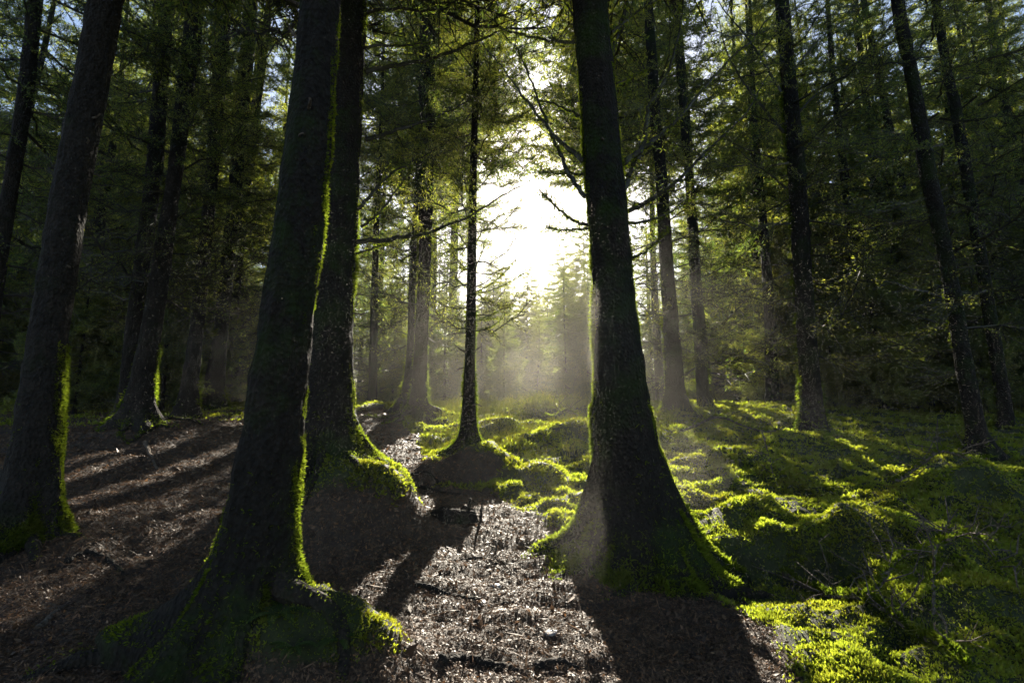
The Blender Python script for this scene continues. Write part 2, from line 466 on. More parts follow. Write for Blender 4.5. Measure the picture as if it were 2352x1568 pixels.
def crown_mesh(seed, z0, H, nb, reach, bare_to, half_to, spread=(-.15, .35), pools=None):
    rng = R(seed); mb = MB()
    for q in range(nb):
        f = (q + rng.random()) / nb
        z = z0 + (H - z0) * f ** 1.05
        B_, H_, F_ = pools or (SPRAY_BARE, SPRAY_HALF, SPRAY_FULL)
        pool = B_ if z < bare_to else (H_ if z < half_to else F_)
        V, Qd, Mi, A = pool[rng.integers(len(pool))]
        s = reach * (1 - .80 * max(0, (z - .35 * H) / (.65 * H))) * rng.uniform(.6, 1.1) / 2.0
        az = q * 2.399 + rng.normal(0, .5); el = rng.uniform(*spread)
        rot = rng.uniform(-.5, .5)
        c, si = math.cos(rot), math.sin(rot); V = V @ np.array([[1, 0, 0], [0, c, -si], [0, si, c]]).T
        c, si = math.cos(el), math.sin(el); V = V @ np.array([[c, 0, -si], [0, 1, 0], [si, 0, c]]).T
        c, si = math.cos(az), math.sin(az); V = V @ np.array([[c, -si, 0], [si, c, 0], [0, 0, 1]]).T
        V = V * s + np.array([0, 0, z])
        mb.add(V, Qd, Mi, A)
    return mesh_of('crown', mb, [M_TWIG, M_NEED])

CROWN_LOW = [crown_mesh(101 + i, z0, 17.0, 82, r, 3.4, 6.0) for i, (z0, r) in enumerate(((.9, 2.5), (1.3, 2.2), (.7, 2.7)))]
CROWN_THIN = [crown_mesh(251 + i, 1.2, 16.0, 54, r, 4.0, 8.5, pools=FINE) for i, r in enumerate((2.4, 2.1))]
CROWN_MID = [crown_mesh(201 + i, 2.2, 17.0, 84, r, 3.8, 6.5, pools=FINE) for i, r in enumerate((2.5, 2.2))]
CROWN_HIGH = [crown_mesh(301 + i, 6.0, 18.0, 54, r, 6.5, 9.0) for i, r in enumerate((2.6, 3.0))]
CROWN_ARCH = [crown_mesh(361, 8.0, 20.0, 62, 4.2, 7.4, 10.0)]
CROWN_TOP = [crown_mesh(351, 8.2, 18.0, 72, 3.3, 8.0, 9.5)]
SPRAY_FULL = [spray(rng, 2.0, 1.7, u) for u in (.05, .12, -.08, .0)]
CROWN_NEAR = [crown_mesh(501 + i, 5.4, 18.0, 120, 3.4, 5.6, 6.4, pools=(FINE[0], FINE[1], FINE_FULL)) for i in range(2)]
CROWN_SMALL = [crown_mesh(401 + i, .4, 9.0, 150, 2.0, .2, .6, (-.3, .15)) for i in range(2)]

# ------------------------------------------------------------------ trunks
def trunk_rows(spec, d, H, zb):
    """pixel outline (y, left, right) at depth d -> axis points and radii by height, extended to the base and to height H"""
    P = []; r = []
    for (py, xl, xr) in spec:
        p = at((xl + xr) / 2, py, d); P.append(p); r.append((xr - xl) / 2 / FPX * camdepth(p) * d / math.hypot(p[0], d))
    P = np.array(P); r = np.array(r); o = np.argsort(P[:, 2]); P, r = P[o], r[o]
    z = P[:, 2]
    lean = (P[-1] - P[0]) / max(z[-1] - z[0], .5)
    zt = zb + H
    zz = [zb - .35] + list(z) + ([zt] if zt > z[-1] + .5 else [])
    xx = [P[0, 0] + lean[0] * (zb - .35 - z[0]) * .5] + list(P[:, 0]) + ([P[-1, 0] + lean[0] * .45 * (zt - z[-1])] if zt > z[-1] + .5 else [])
    rr = [r[0]] + list(r) + ([.02] if zt > z[-1] + .5 else [])
    return np.array(zz), np.array(xx), np.array(rr)

def trunk_surface(zz, xx, rr, d, zb, lobes, nphi, seed, bark=.035, ztop=None):
    zt = ztop or zz[-1]
    zs = np.concatenate([np.arange(zb - .35, zb + 1.2, .035), np.arange(zb + 1.2, min(zb + 7, zt), .07), np.arange(zb + 7, zt, .5)]) if zt > zb + 7 else np.concatenate([np.arange(zb - .35, zb + 1.2, .035), np.arange(zb + 1.2, zt, .07)])
    cx = np.interp(zs, zz, xx); r = np.interp(zs, zz, rr)
    kk = np.ones(9) / 9
    cx = np.convolve(np.pad(cx, 4, mode='edge'), kk, 'valid'); r = np.convolve(np.pad(r, 4, mode='edge'), kk, 'valid')
    ph = np.arange(nphi) * 2 * PI / nphi
    rad = np.repeat(r[:, None], nphi, 1)
    c, s = np.cos(ph)[None], np.sin(ph)[None]
    rad = rad * (1 + bark * fbm(c * 2.2 + seed, s * 2.2, zs[:, None] * 1.3, seed, 4) + .6 * bark * noise(c * 9, s * 9, zs[:, None] * 5, seed + 9))
    rad = rad + .012 * noise(c * 5 + seed, s * 5, zs[:, None] * 9, seed + 5) * np.clip(r[:, None] * 6, 0, 1)
    rk = R(seed + 900)
    for q in range(int(rk.integers(8, 16))):   # knots and healed branch scars
        ka, kz, kh = rk.uniform(0, 2 * PI), zb + rk.uniform(.4, 5.5), rk.uniform(.05, .14)
        dd = (ph - ka + PI) % (2 * PI) - PI
        rad = rad + kh * r[:, None] * np.exp(-(dd / .28) ** 2)[None] * np.exp(-((zs - kz) / (r.max() * .35)) ** 2)[:, None]
    for (a, amp, w, hf) in lobes:
        dd = (ph - a + PI) % (2 * PI) - PI
        rel = np.maximum(zs - zb + .02, -.25)
        rad = rad + amp * np.exp(-(dd / w) ** 2)[None] * np.exp(-np.maximum(rel, -.06) / hf)[:, None] * (1 + .25 * noise(c * 6, s * 6, zs[:, None] * 5, seed + 3))
    X = cx[:, None] + rad * c; Yv = d + rad * s; Zv = np.repeat(zs[:, None], nphi, 1)
    return X, Yv, Zv, cx, zs

def grid_quads(n, k):
    i, j = np.meshgrid(np.arange(n - 1), np.arange(k), indexing='ij'); j2 = (j + 1) % k
    return np.stack([i * k + j, i * k + j2, (i + 1) * k + j2, (i + 1) * k + j], -1).reshape(-1, 4)

def moss_on(rng, X, Y, Z, n, zlo, zhi, thr, size, seed, fade=1.0):
    """tufts on a trunk surface, kept in noise patches, sparse on faces turned from the sun to darken them"""
    nz, nk = X.shape
    P = np.stack([X, Y, Z], -1)
    Nr = norm(np.cross(np.roll(P, -1, 1) - np.roll(P, 1, 1), np.gradient(P, axis=0)))
    ok = np.where((Z[:, 0] > zlo) & (Z[:, 0] < zhi))[0]
    if len(ok) == 0: return None
    i = ok[(rng.random(n) ** fade * len(ok)).astype(int)]; j = rng.integers(0, nk, n)
    j2 = (j + 1) % nk; i2 = np.minimum(i + 1, nz - 1); u = rng.random((n, 1)); v = rng.random((n, 1))
    p = (P[i, j] * (1 - u) + P[i, j2] * u) * (1 - v) + (P[i2, j] * (1 - u) + P[i2, j2] * u) * v
    q = Nr[i, j]
    pat = fbm(p[:, 0] * 3.5, p[:, 1] * 3.5, p[:, 2] * 2.4, seed, 3) + .45 * np.exp(-(p[:, 2] - zlo) / .7)
    q_sun = (q * sr).sum(1)
    k = (pat > thr) & (rng.random(n) < np.clip(1.1 * smooth(-.30, .1, q_sun) + .18 * np.exp(-(p[:, 2] - zlo) / .25), 0, 1))  # shade put into the placement: few tufts on faces turned from the sun
    p, q = p[k], q[k]
    if len(p) == 0: return None
    return sprigs(rng, p - q * .004, norm(q + np.array([0, 0, -.25])), np.full(len(p), size) * rng.uniform(.4, 1.3, len(p)) * (1 + 1.3 * np.clip(pat[k], -.4, .8)), 3, .7, .24)

def twiggy(mb, rng, P, rad, n, ln, needles):
    """side twigs and needles along a limb polyline"""
    if n == 0: return
    m = len(P); f = rng.uniform(.18, .98, n) * (m - 1); i0 = np.minimum(f.astype(int), m - 2); fr = (f - i0)[:, None]
    S = P[i0] * (1 - fr) + P[i0 + 1] * fr; A = norm(P[i0 + 1] - P[i0])
    D = norm(A * .7 + rng.normal(0, .6, (n, 3)))
    l = ln * rng.uniform(.3, 1.1, n) * (1.15 - f / m)
    M1 = S + D * (l * .5)[:, None]; E = M1 + norm(D + A * .3 + rng.normal(0, .25, (n, 3))) * (l * .5)[:, None]
    a = np.concatenate([S, M1]); b = np.concatenate([M1, E])
    V, Q = prisms(a, b, .0034, .0020, 3); mb.add(V, Q, 0, rng.random(len(Q)))
    k = rng.integers(0, len(a), n * 5); u = rng.random((n * 5, 1)); S3 = a[k] * (1 - u) + b[k] * u
    E3 = S3 + norm(norm(b[k] - a[k]) * .7 + rng.normal(0, .55, (n * 5, 3))) * (rng.uniform(.15, .45, n * 5) * l[k % n])[:, None]
    V, Q = prisms(S3, E3, .0020, .0010, 3); mb.add(V, Q, 0, rng.random(len(Q)))
    a = np.concatenate([a, S3]); b = np.concatenate([b, E3]); Ls = np.linalg.norm(b - a, axis=1)
    nc = int(Ls.sum() * needles)
    if nc:
        k = rng.choice(len(a), nc, p=Ls / Ls.sum()); u = rng.random((nc, 1)); C = a[k] * (1 - u) + b[k] * u
        V, Q = cards(C, norm(norm(b[k] - a[k]) * .5 + rng.normal(0, .6, (nc, 3))), rng.normal(size=(nc, 3)), rng.uniform(.025, .05, nc), rng.uniform(.007, .012, nc))
        mb.add(V, Q, 1, rng.random(nc))

TREES = {}
def tree(key, label, spec, d, H, lobes=(), nphi=40, seed=1, bark=M_BARK, moss=(0, 0, 0, 0), msize=.03, crown=None, cscale=1.0, crot=0.0, czs=1.0,
         branches=(), stubs=0, stub_r=(.5, 4), group='trunks standing along the path', ztop=None, name='spruce_tree', base=None, bw=.035, zoff=0.0, roots=(), rmoss=0):
    P0 = at((spec[-1][1] + spec[-1][2]) / 2, spec[-1][0], d)
    zb = float(ht(P0[0], d, False)) + zoff
    zz, xx, rr = trunk_rows(spec, d, H, zb)
    bx = float(np.interp(zb, zz, xx))
    root = empty(name, (bx, d, zb)); tag(root, label, 'tree', group)
    X, Yv, Zv, cx, zs = trunk_surface(zz, xx, rr, d, zb, lobes, nphi, seed, bw, ztop)
    O = np.array([bx, d, zb])
    mb = MB(); mb.add(np.stack([X - O[0], Yv - O[1], Zv - O[2]], -1), grid_quads(*X.shape))
    link('trunk', mesh_of('trunk', mb, [bark], True), root)
    rng = R(seed + 500)
    if moss[0]:
        n, zlo, zhi, thr = moss
        r = moss_on(rng, X, Yv, Zv, n, zb + zlo, zb + zhi, thr, msize, seed + 60, 1.5)
        if r:
            mb = MB(); mb.add(r[0] - O, r[1], 0, r[2]); link('moss_patch', mesh_of('moss_patch', mb, [M_TMOSS]), root)['kind'] = 'stuff'
    for q, (a, ln, r0) in enumerate(roots):
        rb = float(np.interp(zb + .1, zz, rr)); m = 16; t = np.linspace(0, 1, m)
        aa = a + .5 * noise(t * 2.2 + q * 7, seed * 3.1) * t; R_ = rb * .55 + (ln + rb * .4) * t
        xx_ = bx + R_ * np.cos(aa); yy_ = d + R_ * np.sin(aa); rad_ = r0 * (1 - .75 * t) * (1 + .2 * noise(t * 6, q, seed))
        zz_ = ht(xx_, yy_) + .22 * np.exp(-t / .16) - rad_ * .25 + .03 * noise(t * 4, q * 3.3, seed) - .06 * np.maximum(t - .75, 0) * 4
        mb = MB(); V, Q = tube(np.stack([xx_, yy_, zz_], -1) - O, rad_, 12, .10, seed + q); mb.add(V, Q)
        if rmoss:
            k = rng.integers(0, m - 2, rmoss); P = np.stack([xx_, yy_, zz_], -1)[k] - O + rng.normal(0, .6, (rmoss, 3)) * rad_[k][:, None] + np.stack([np.zeros(rmoss)] * 2 + [rad_[k] * .7], -1)
            rs = sprigs(rng, P, np.tile([[0, 0, 1.]], (rmoss, 1)), np.full(rmoss, msize * .8), 3, .8)
            ob = link('root', mesh_of('root', mb, [M_ROOT], True), root)
            m2 = MB(); m2.add(rs[0], rs[1], 0, rs[2]); link('moss_patch', mesh_of('moss_patch', m2, [M_TMOSS]), ob)['kind'] = 'stuff'
        else:
            link('root', mesh_of('root', mb, [M_ROOT], True), root)
    if crown is not None:
        c = link('crown', crown, root); c.scale = (cscale, cscale, czs)
        zt = 6.0; c.rotation_euler = (0, math.atan2(float(np.interp(zb + 12, zz, xx)) - bx, 12.0), crot)
    for bi, b in enumerate(branches):
        pts, r0, dd, tw, tl, ne = b
        W = np.array([at(px, py, d + dd * (q / (len(pts) - 1)) ) for q, (px, py) in enumerate(pts)])
        n = max(10, 5 * len(pts)); C = catmull(W, n)
        wob = rng.normal(0, .006, C.shape); wob[0] = 0; C = C + wob
        s = 1 - np.linspace(0, 1, n)
        mb = MB(); V, Q = tube(C - O, 1.35 * r0 * (.18 + .82 * s), 6, .12, seed + bi); mb.add(V, Q, 0, rng.random(len(Q)))
        twiggy(mb, rng, C - O, r0, tw, tl, ne)
        nm = 45 * len(pts) + 30; k = rng.integers(1, n - 1, nm); u = rng.random((nm, 1))
        Pm = C[k] * (1 - u) + C[k - 1] * u - O + rng.normal(0, r0 * .7, (nm, 3))
        V, Q = cards(Pm, rng.normal(0, .6, (nm, 3)) + np.array([0, 0, -.5]), rng.normal(size=(nm, 3)), rng.uniform(.012, .045, nm), rng.uniform(.006, .014, nm))
        mb.add(V, Q, 2, rng.random(nm))
        link('branch', mesh_of('branch', mb, [M_TWIG, M_NEED, M_TMOSS]), root)
    for q in range(stubs):   # short snapped dead branches
        z = zb + rng.uniform(*stub_r); a = rng.uniform(0, 2 * PI)
        r = float(np.interp(z, zz, rr)); c0 = np.array([float(np.interp(z, zz, xx)), d, z])
        dr = np.array([math.cos(a), math.sin(a), rng.uniform(-.1, .45)]); l = rng.uniform(.05, .30) if d > 4.5 else rng.uniform(.03, .11)
        C = np.array([c0 + dr * r * .8, c0 + dr * (r + l * .5) + rng.normal(0, .012, 3), c0 + dr * (r + l) + rng.normal(0, .02, 3)])
        mb = MB(); V, Q = tube(catmull(C, 6) - O, np.linspace(.011, .005, 6), 6, .2, q); mb.add(V, Q)
        link('branch_stub', mesh_of('branch_stub', mb, [M_DEAD]), root)
    TREES[key] = (root, zz, xx, rr, zb)
    return root

def c2(*pts): return [(784 + a / 2, b / 2) for a, b in pts]      # points read off the upper middle crop
def c3(*pts): return [(1568 + a / 2, b / 2) for a, b in pts]     # upper right crop

# nearest trunk, left of the middle
tree('near', 'thick nearest trunk fringed with moss, its roots on the mossy bank with ferns',
     [(0, 688, 784), (200, 672, 772), (400, 646, 755), (600, 618, 738), (784, 590, 714), (1000, 556, 698), (1200, 522, 680), (1400, 488, 664), (1500, 470, 660)],
     2.75, 14, [(PI * .97, .55, .34, .20), (-.05, .40, .5, .16), (-1.3, .22, .5, .2), (1.6, .3, .6, .2), (-2.3, .25, .4, .2)], 72, 1, M_BARK,
     (100000, -.1, 5.5, -.04), .013, CROWN_NEAR[0], 1.0, .3, rmoss=500,
     roots=[(PI * .93, 1.0, .085), (-2.6, .8, .07), (-1.9, .6, .06), (-1.1, .55, .06), (-.35, .75, .075), (.5, .8, .06)], stubs=9, stub_r=(1.2, 4.2), bw=.05)
# second trunk just behind it
tree('second', 'dark trunk right behind the nearest one, on a bank with a mossy rim',
     [(0, 760, 842), (200, 762, 834), (400, 752, 826), (600, 724, 818), (784, 712, 811), (950, 704, 814), (1060, 694, 832)],
     5.05, 15, [(0, .28, .42, .16), (-.9, .22, .4, .18), (PI, .35, .5, .2), (-2.0, .25, .5, .2), (1.6, .3, .6, .2)], 56, 2, M_BARK,
     (50000, -.1, 5.0, -.3), .021, CROWN_NEAR[1], 1.0, 1.1, zoff=.02, rmoss=260,
     roots=[(-.25, .55, .06), (-.8, .6, .065), (-1.5, .5, .06), (-2.3, .6, .06), (.4, .7, .05)],
     branches=[(c2((70,1110),(250,1095),(420,1060),(600,985),(740,900),(870,830)), .020, .8, 26, .35, 10),
               (c2((75,960),(170,860),(230,800),(340,740),(430,690)), .016, .3, 16, .35, 14),
               (c2((90,1040),(180,970),(300,800),(330,750)), .012, -.3, 12, .3, 10),
               (c2((110,640),(250,600),(400,550),(520,500),(640,430)), .018, .5, 24, .4, 22),
               (c2((110,330),(260,300),(420,270),(620,190),(760,130),(900,60)), .020, .7, 34, .45, 26),
               (c2((70,1165),(180,1130),(260,1090)), .009, .2, 8, .2, 6),
               (c2((20,80),(200,45),(470,50),(600,20)), .018, .3, 26, .45, 28),
               (c2((90,215),(300,205),(420,200)), .012, -.3, 16, .35, 24)],
     stubs=6, stub_r=(1, 4))
# the big trunk right of the middle
tree('main', 'tall thick trunk with steaming wide mossy roots, right of the sun',
     [(0, 1314, 1394), (200, 1331, 1412), (400, 1344, 1431), (600, 1359, 1449), (784, 1365, 1468), (934, 1369, 1489), (1050, 1372, 1512), (1140, 1378, 1540), (1230, 1380, 1560)],
     4.2, 16, [(PI * .98, .60, .30, .34), (-2.75, .34, .22, .2), (-.12, .36, .30, .33), (-.62, .24, .26, .2), (-1.2, .28, .5, .24), (-2.2, .28, .5, .22), (1.4, .4, .6, .2), (2.4, .35, .4, .2)], 84, 3, M_BARK,
     (130000, -.1, 4.5, -.30), .021, CROWN_NEAR[0], 1.0, 2.0, rmoss=300,
     roots=[(PI * .97, .75, .10), (-2.7, .8, .09), (-2.1, .6, .075), (-1.45, .5, .07), (-.75, .7, .085), (-.2, .75, .10), (.4, .8, .07)],
     branches=[(c2((1120,905),(1040,790),(1000,690),(950,580),(890,420),(830,270),(790,200)), .017, .5, 22, .3, 8),
               (c2((1112,735),(1050,690),(985,630),(920,550),(850,460),(760,340),(670,220)), .018, .2, 22, .3, 10),
               (c2((1135,1035),(1060,1010),(1000,960),(950,915),(905,875)), .012, -.2, 18, .30, 26),
               (c2((1133,1050),(1060,1055),(990,1055),(940,1030)), .009, .2, 18, .30, 30),
               (c2((1115,800),(1050,798),(970,795),(900,760)), .010, .5, 10, .22, 10),
               (c2((1105,545),(1040,505),(930,465),(850,430)), .010, .6, 12, .3, 10),
               (c2((1070,195),(950,185),(800,150),(690,120)), .012, .5, 18, .4, 20),
               (c2((1070,80),(1020,0),(990,-60)), .010, .3, 6, .3, 14),
               (c2((1295,870),(1340,760),(1395,640),(1410,500),(1470,400),(1520,270),(1560,80),(1570,-60)), .022, .5, 26, .35, 12),
               (c2((1290,755),(1350,710),(1430,650),(1500,590),(1568,520),(1700,370),(1800,260),(1900,170),(2010,20)), .020, .3, 30, .35, 12),
               (c2((1320,970),(1400,930),(1480,880),(1568,810),(1670,700),(1770,610),(1870,500),(1970,330)), .017, -.1, 24, .3, 10),
               (c2((1320,1025),(1400,1015),(1480,990),(1568,940),(1640,900)), .011, .3, 14, .25, 10),
               (c2((1335,1185),(1400,1150),(1470,1090),(1510,1030)), .010, -.2, 8, .2, 8),
               (c2((1240,260),(1270,150),(1310,20),(1330,-60)), .014, .4, 10, .3, 16),
               (c2((1240,150),(1290,110),(1370,50),(1450,0),(1500,-50)), .012, .3, 12, .3, 16),
               (c2((1265,385),(1340,350),(1420,315)), .008, .4, 10, .25, 12)],
     stubs=7, stub_r=(1.3, 4.0))
# large trunk at the left edge
tree('left', 'large dark trunk at the left edge with a sunlit mossy flank',
     [(0, 202, 286), (200, 165, 252), (400, 124, 213), (600, 92, 184), (784, 62, 156), (1000, 26, 146), (1150, 0, 142), (1250, -16, 150)],
     4.35, 15, [(-.1, .16, .4, .3), (PI, .4, .6, .2), (-1.4, .3, .6, .2)], 56, 4, M_BARKP,
     (45000, -.1, 1.5, -.35), .019, CROWN_NEAR[1], 1.0, 4.0, rmoss=120, roots=[(-.15, .45, .06), (-.8, .6, .07), (-1.6, .7, .07)], stubs=6, stub_r=(2, 4.6))
# double trunk on the left
tree('pair_left', 'pale edged left half of the twin trunks beside the leafy slope',
     [(0, 366, 402), (400, 334, 374), (784, 283, 322), (990, 262, 310)], 9.3, 16, [(PI, .3, .6, .25)], 32, 5, M_BARKP, (2500, 0, 2.5, .3), .04, CROWN_MID[0], 1, .2)
tree('pair_right', 'right half of the twin trunks with moss dripping over its roots',
     [(0, 428, 474), (400, 384, 420), (784, 318, 370), (900, 290, 356), (1000, 268, 352)], 8.7, 16, [(0, .35, .35, .22), (-.7, .3, .35, .2), (PI, .3, .6, .2)], 40, 6, M_BARKP,
     (6000, -.2, 1.3, -.1), .035, CROWN_MID[1], 1, 1.4, rmoss=200, roots=[(-.2, .7, .07), (-.7, .7, .06), (-1.4, .6, .07), (.3, .9, .06)])
tree('third_left', 'straight trunk with a sunlit edge beside pale surface roots',
     [(0, 498, 536), (400, 472, 502), (784, 432, 466), (945, 404, 452)], 11.2, 16, [(0, .2, .5, .3), (PI, .2, .6, .3)], 32, 7, M_BARKP, (2500, 0, 1.5, .0), .045, CROWN_MID[0], 1, 2.7)
tree('fourth_left', 'straight trunk with a mossy foot nearest to the thick left-of-middle trunk',
     [(0, 560, 596), (400, 528, 560), (784, 488, 522), (925, 462, 514)], 12.6, 16, [(-.2, .3, .4, .3), (PI, .2, .6, .3)], 32, 8, M_BARK, (2500, 0, 1.6, .0), .045, CROWN_MID[1], 1, 3.6)
tree('thin_left', 'thin trunk showing between two thicker trunks on the left slope',
     [(0, 610, 630), (440, 556, 576), (784, 520, 540), (925, 504, 526)], 14.5, 16, [], 24, 9, M_BARK, (500, 0, 2, .2), .05, CROWN_LOW[0], 1, 5)
tree('edge_left', 'slender trunk in the upper left corner with a bright edge',
     [(0, 62, 100), (200, 40, 82), (350, 18, 58), (520, -10, 30), (1000, -80, -36)], 7.2, 16, [], 28, 10, M_BARKP, (800, 0, 4, .2), .035, CROWN_MID[0], .9, 4.4)
# clearing trees
tree('mossy_twin', 'mossy trunk beside the path, its roots reaching into the clearing',
     [(0, 962, 1000), (300, 965, 999), (600, 962, 991), (784, 953, 983), (900, 944, 980), (955, 938, 981)], 10.8, 16,
     [(0, .22, .3, .2), (PI, .18, .3, .2), (-1.2, .15, .4, .2)], 36, 11, M_BARK, (8000, -.1, 4, -.15), .042, CROWN_MID[1], .85, .4, rmoss=300, roots=[(-.3, 1.2, .06), (.1, 1.5, .06), (-.8, .9, .06), (-2.4, .9, .06), (PI, 1.2, .06), (.5, 1.6, .05)], stubs=5, stub_r=(1.2, 3.5))
tree('mossy_twin_b', 'thinner mossy trunk leaning beside its twin, one long root sweeping left',
     [(0, 985, 1005), (300, 962, 982), (500, 948, 966), (663, 938, 954), (784, 936, 952), (900, 925, 948)], 11.4, 15,
     [(PI * .96, .75, .16, .24), (0, .1, .5, .2)], 32, 12, M_BARK, (7000, -.1, 4, -.15), .042, CROWN_LOW[1], .62, 2.2)
tree('slim', 'slim straight young trunk on a low mossy mound in the clearing',
     [(0, 1093, 1102), (100, 1090, 1101), (400, 1078, 1095), (600, 1074, 1094), (784, 1069, 1092), (900, 1065, 1090), (1000, 1058, 1094)], 6.75, 11,
     [(0, .14, .6, .14), (PI, .16, .5, .12), (-1.6, .1, .6, .12)], 32, 13, M_BARK, (9000, -.1, 1.8, -.1), .022, CROWN_MID[0], .50, 0, zoff=.0, czs=.66,
     branches=[(c2((620,1350),(720,1320),(800,1280),(842,1248)), .007, .3, 19, 0.3, 15),
               (c2((618,1340),(680,1310),(740,1260),(800,1190)), .007, -.2, 19, 0.34, 20),
               (c2((610,1470),(680,1450),(732,1420)), .006, .1, 0, 0.14, 0), (c2((610,1472),(680,1464),(728,1460)), .005, -.1, 0, 0.14, 0),
               (c2((606,1522),(690,1500),(760,1440),(800,1395)), .006, .2, 7, 0.16, 5),
               (c2((610,1240),(640,1180),(680,1060),(740,960)), .007, .5, 26, 0.41, 26), (c2((612,1120),(660,1050),(740,980),(830,950)), .007, .3, 26, 0.41, 28),
               (c2((590,1140),(540,1080),(500,1000),(470,940)), .007, .5, 26, 0.41, 28), (c2((590,1250),(530,1190),(480,1100)), .006, .4, 19, 0.34, 20),
               (c2((600,860),(540,790),(480,740),(420,720)), .007, .4, 30, 0.41, 31), (c2((618,880),(680,800),(730,700),(760,640)), .007, .3, 26, 0.41, 26),
               (c2((605,700),(540,640),(470,600)), .007, .4, 26, 0.41, 33), (c2((620,560),(690,500),(780,470),(860,470)), .007, .3, 30, 0.41, 33),
               (c2((612,470),(540,420),(470,350),(430,330)), .007, .4, 26, 0.41, 36), (c2((622,380),(700,330),(780,280)), .007, -.3, 26, 0.41, 36),
               (c2((625,230),(690,170),(760,60)), .007, .4, 26, 0.41, 36), (c2((620,200),(560,130),(480,90)), .007, .3, 26, 0.41, 36),
               (c2((625,90),(700,30),(790,-20)), .007, .2, 22, 0.41, 36), (c2((580,1320),(540,1290),(505,1260)), .005, .2, 9, 0.16, 10)],
     stubs=12, stub_r=(.5, 2.2))
tree('right_mid', 'misty straight trunk just right of the big steaming trunk',
     [(0, 1478, 1500), (200, 1487, 1512), (400, 1505, 1532), (600, 1515, 1547), (784, 1525, 1562), (950, 1530, 1580)], 11.3, 16,
     [(PI, .3, .4, .25), (0, .3, .5, .2)], 32, 14, M_BARK, (6000, 0, 6, -.1), .045, CROWN_THIN[0], .85, 1.0)
tree('right_thin', 'dim thin trunk close behind the misty straight one',
     [(0, 1540, 1556), (500, 1580, 1602), (784, 1593, 1620), (950, 1602, 1634)], 13.2, 16, [(0, .2, .5, .2)], 24, 15, M_BARK, (800, 0, 4, .2), .05, CROWN_THIN[1], .85, 3.0)
tree('mossy_right', 'trunk with ragged hanging moss lit along its left side, in the right thicket',
     [(0, 1778, 1812), (200, 1795, 1832), (400, 1808, 1852), (600, 1820, 1864), (784, 1830, 1876), (990, 1842, 1896)], 9.2, 16,
     [(PI, .25, .4, .25), (0, .3, .5, .2)], 36, 16, M_BARK, (14000, 0, 8, -.3), .05, CROWN_THIN[0], 1.0, 4.2,
     branches=[(c3((470,730),(400,720),(280,680),(190,640)), .020, -.6, 24, .45, 10), (c3((465,610),(360,480),(280,380),(200,230),(160,60)), .024, .4, 30, .5, 12),
               (c3((475,865),(400,800),(300,730),(180,600)), .018, -.4, 24, .45, 8), (c3((455,430),(380,300),(310,190),(200,60),(130,-40)), .022, .5, 30, .5, 14),
               (c3((530,520),(620,430),(760,350),(900,250)), .020, .5, 28, .5, 12), (c3((545,700),(650,600),(760,520),(860,470)), .018, -.3, 24, .45, 10),
               (c3((560,870),(690,800),(820,750),(930,650)), .018, .3, 24, .45, 8), (c3((505,330),(600,210),(700,120),(820,60)), .020, .4, 28, .5, 14),
               (c3((480,1000),(420,1040),(380,1110),(372,1210)), .012, -.3, 26, .25, 4), (c3((490,930),(420,990),(410,1080),(400,1180)), .010, -.5, 22, .25, 4)])
tree('right_dark', 'dark trunk leaning inward beside the shadowy right bank',
     [(0, 2043, 2078), (200, 2083, 2116), (400, 2110, 2153), (600, 2156, 2194), (784, 2184, 2226), (1050, 2228, 2280)], 7.6, 16, [(PI, .3, .4, .2), (0, .3, .4, .2)], 36, 17, M_BARK, (1500, 0, 3, .1), .035, CROWN_THIN[1], 1, .9)
tree('right_dark_b', 'dark trunk parallel to its leaning neighbour on the right',
     [(0, 2133, 2156), (200, 2173, 2200), (400, 2205, 2236), (600, 2238, 2270), (980, 2296, 2334)], 9.6, 16, [(PI, .2, .5, .2)], 32, 18, M_BARK, (800, 0, 3, .2), .04, CROWN_MID[1], 1, 1.9)
tree('right_corner', 'slender trunk in the upper right corner before bright leaves',
     [(0, 2258, 2278), (200, 2290, 2312), (400, 2330, 2354), (950, 2400, 2436)], 12.4, 16, [], 24, 19, M_BARK, (400, 0, 3, .2), .05, CROWN_MID[0], 1, 3.1)
tree('right_back', 'thin trunk behind the two leaning dark ones',
     [(0, 1972, 1988), (165, 2008, 2028), (400, 2054, 2076), (700, 2098, 2124), (960, 2120, 2152)], 13.6, 16, [], 24, 20, M_BARK, (400, 0, 3, .2), .05, CROWN_LOW[2], 1, 5.3)

# ------------------------------------------------------------------ the forest behind
def plain_trunk(seed, r0, H):
    zs = np.concatenate([np.arange(-.4, 2, .12), np.arange(2, H, .5)]); ph = np.arange(18) * 2 * PI / 18
    r = r0 * (1 - .9 * np.clip(zs, 0, H) / H) + .35 * r0 * np.exp(-np.maximum(zs, 0) / .25)
    cx = .06 * np.sin(zs * .5 + seed) - .06 * math.sin(seed)
    c, s = np.cos(ph)[None], np.sin(ph)[None]
    rad = r[:, None] * (1 + .07 * fbm(c * 2, s * 2, zs[:, None] * 1.5, seed, 3))
    mb = MB(); mb.add(np.stack([cx[:, None] + rad * c, rad * s, np.repeat(zs[:, None], 18, 1)], -1), grid_quads(len(zs), 18))
    return mesh_of('trunk', mb, [M_BARK], True)
PT = [plain_trunk(71, .15, 17), plain_trunk(72, .19, 17), plain_trunk(73, .12, 17)]
PT_SMALL = plain_trunk(74, .08, 9)

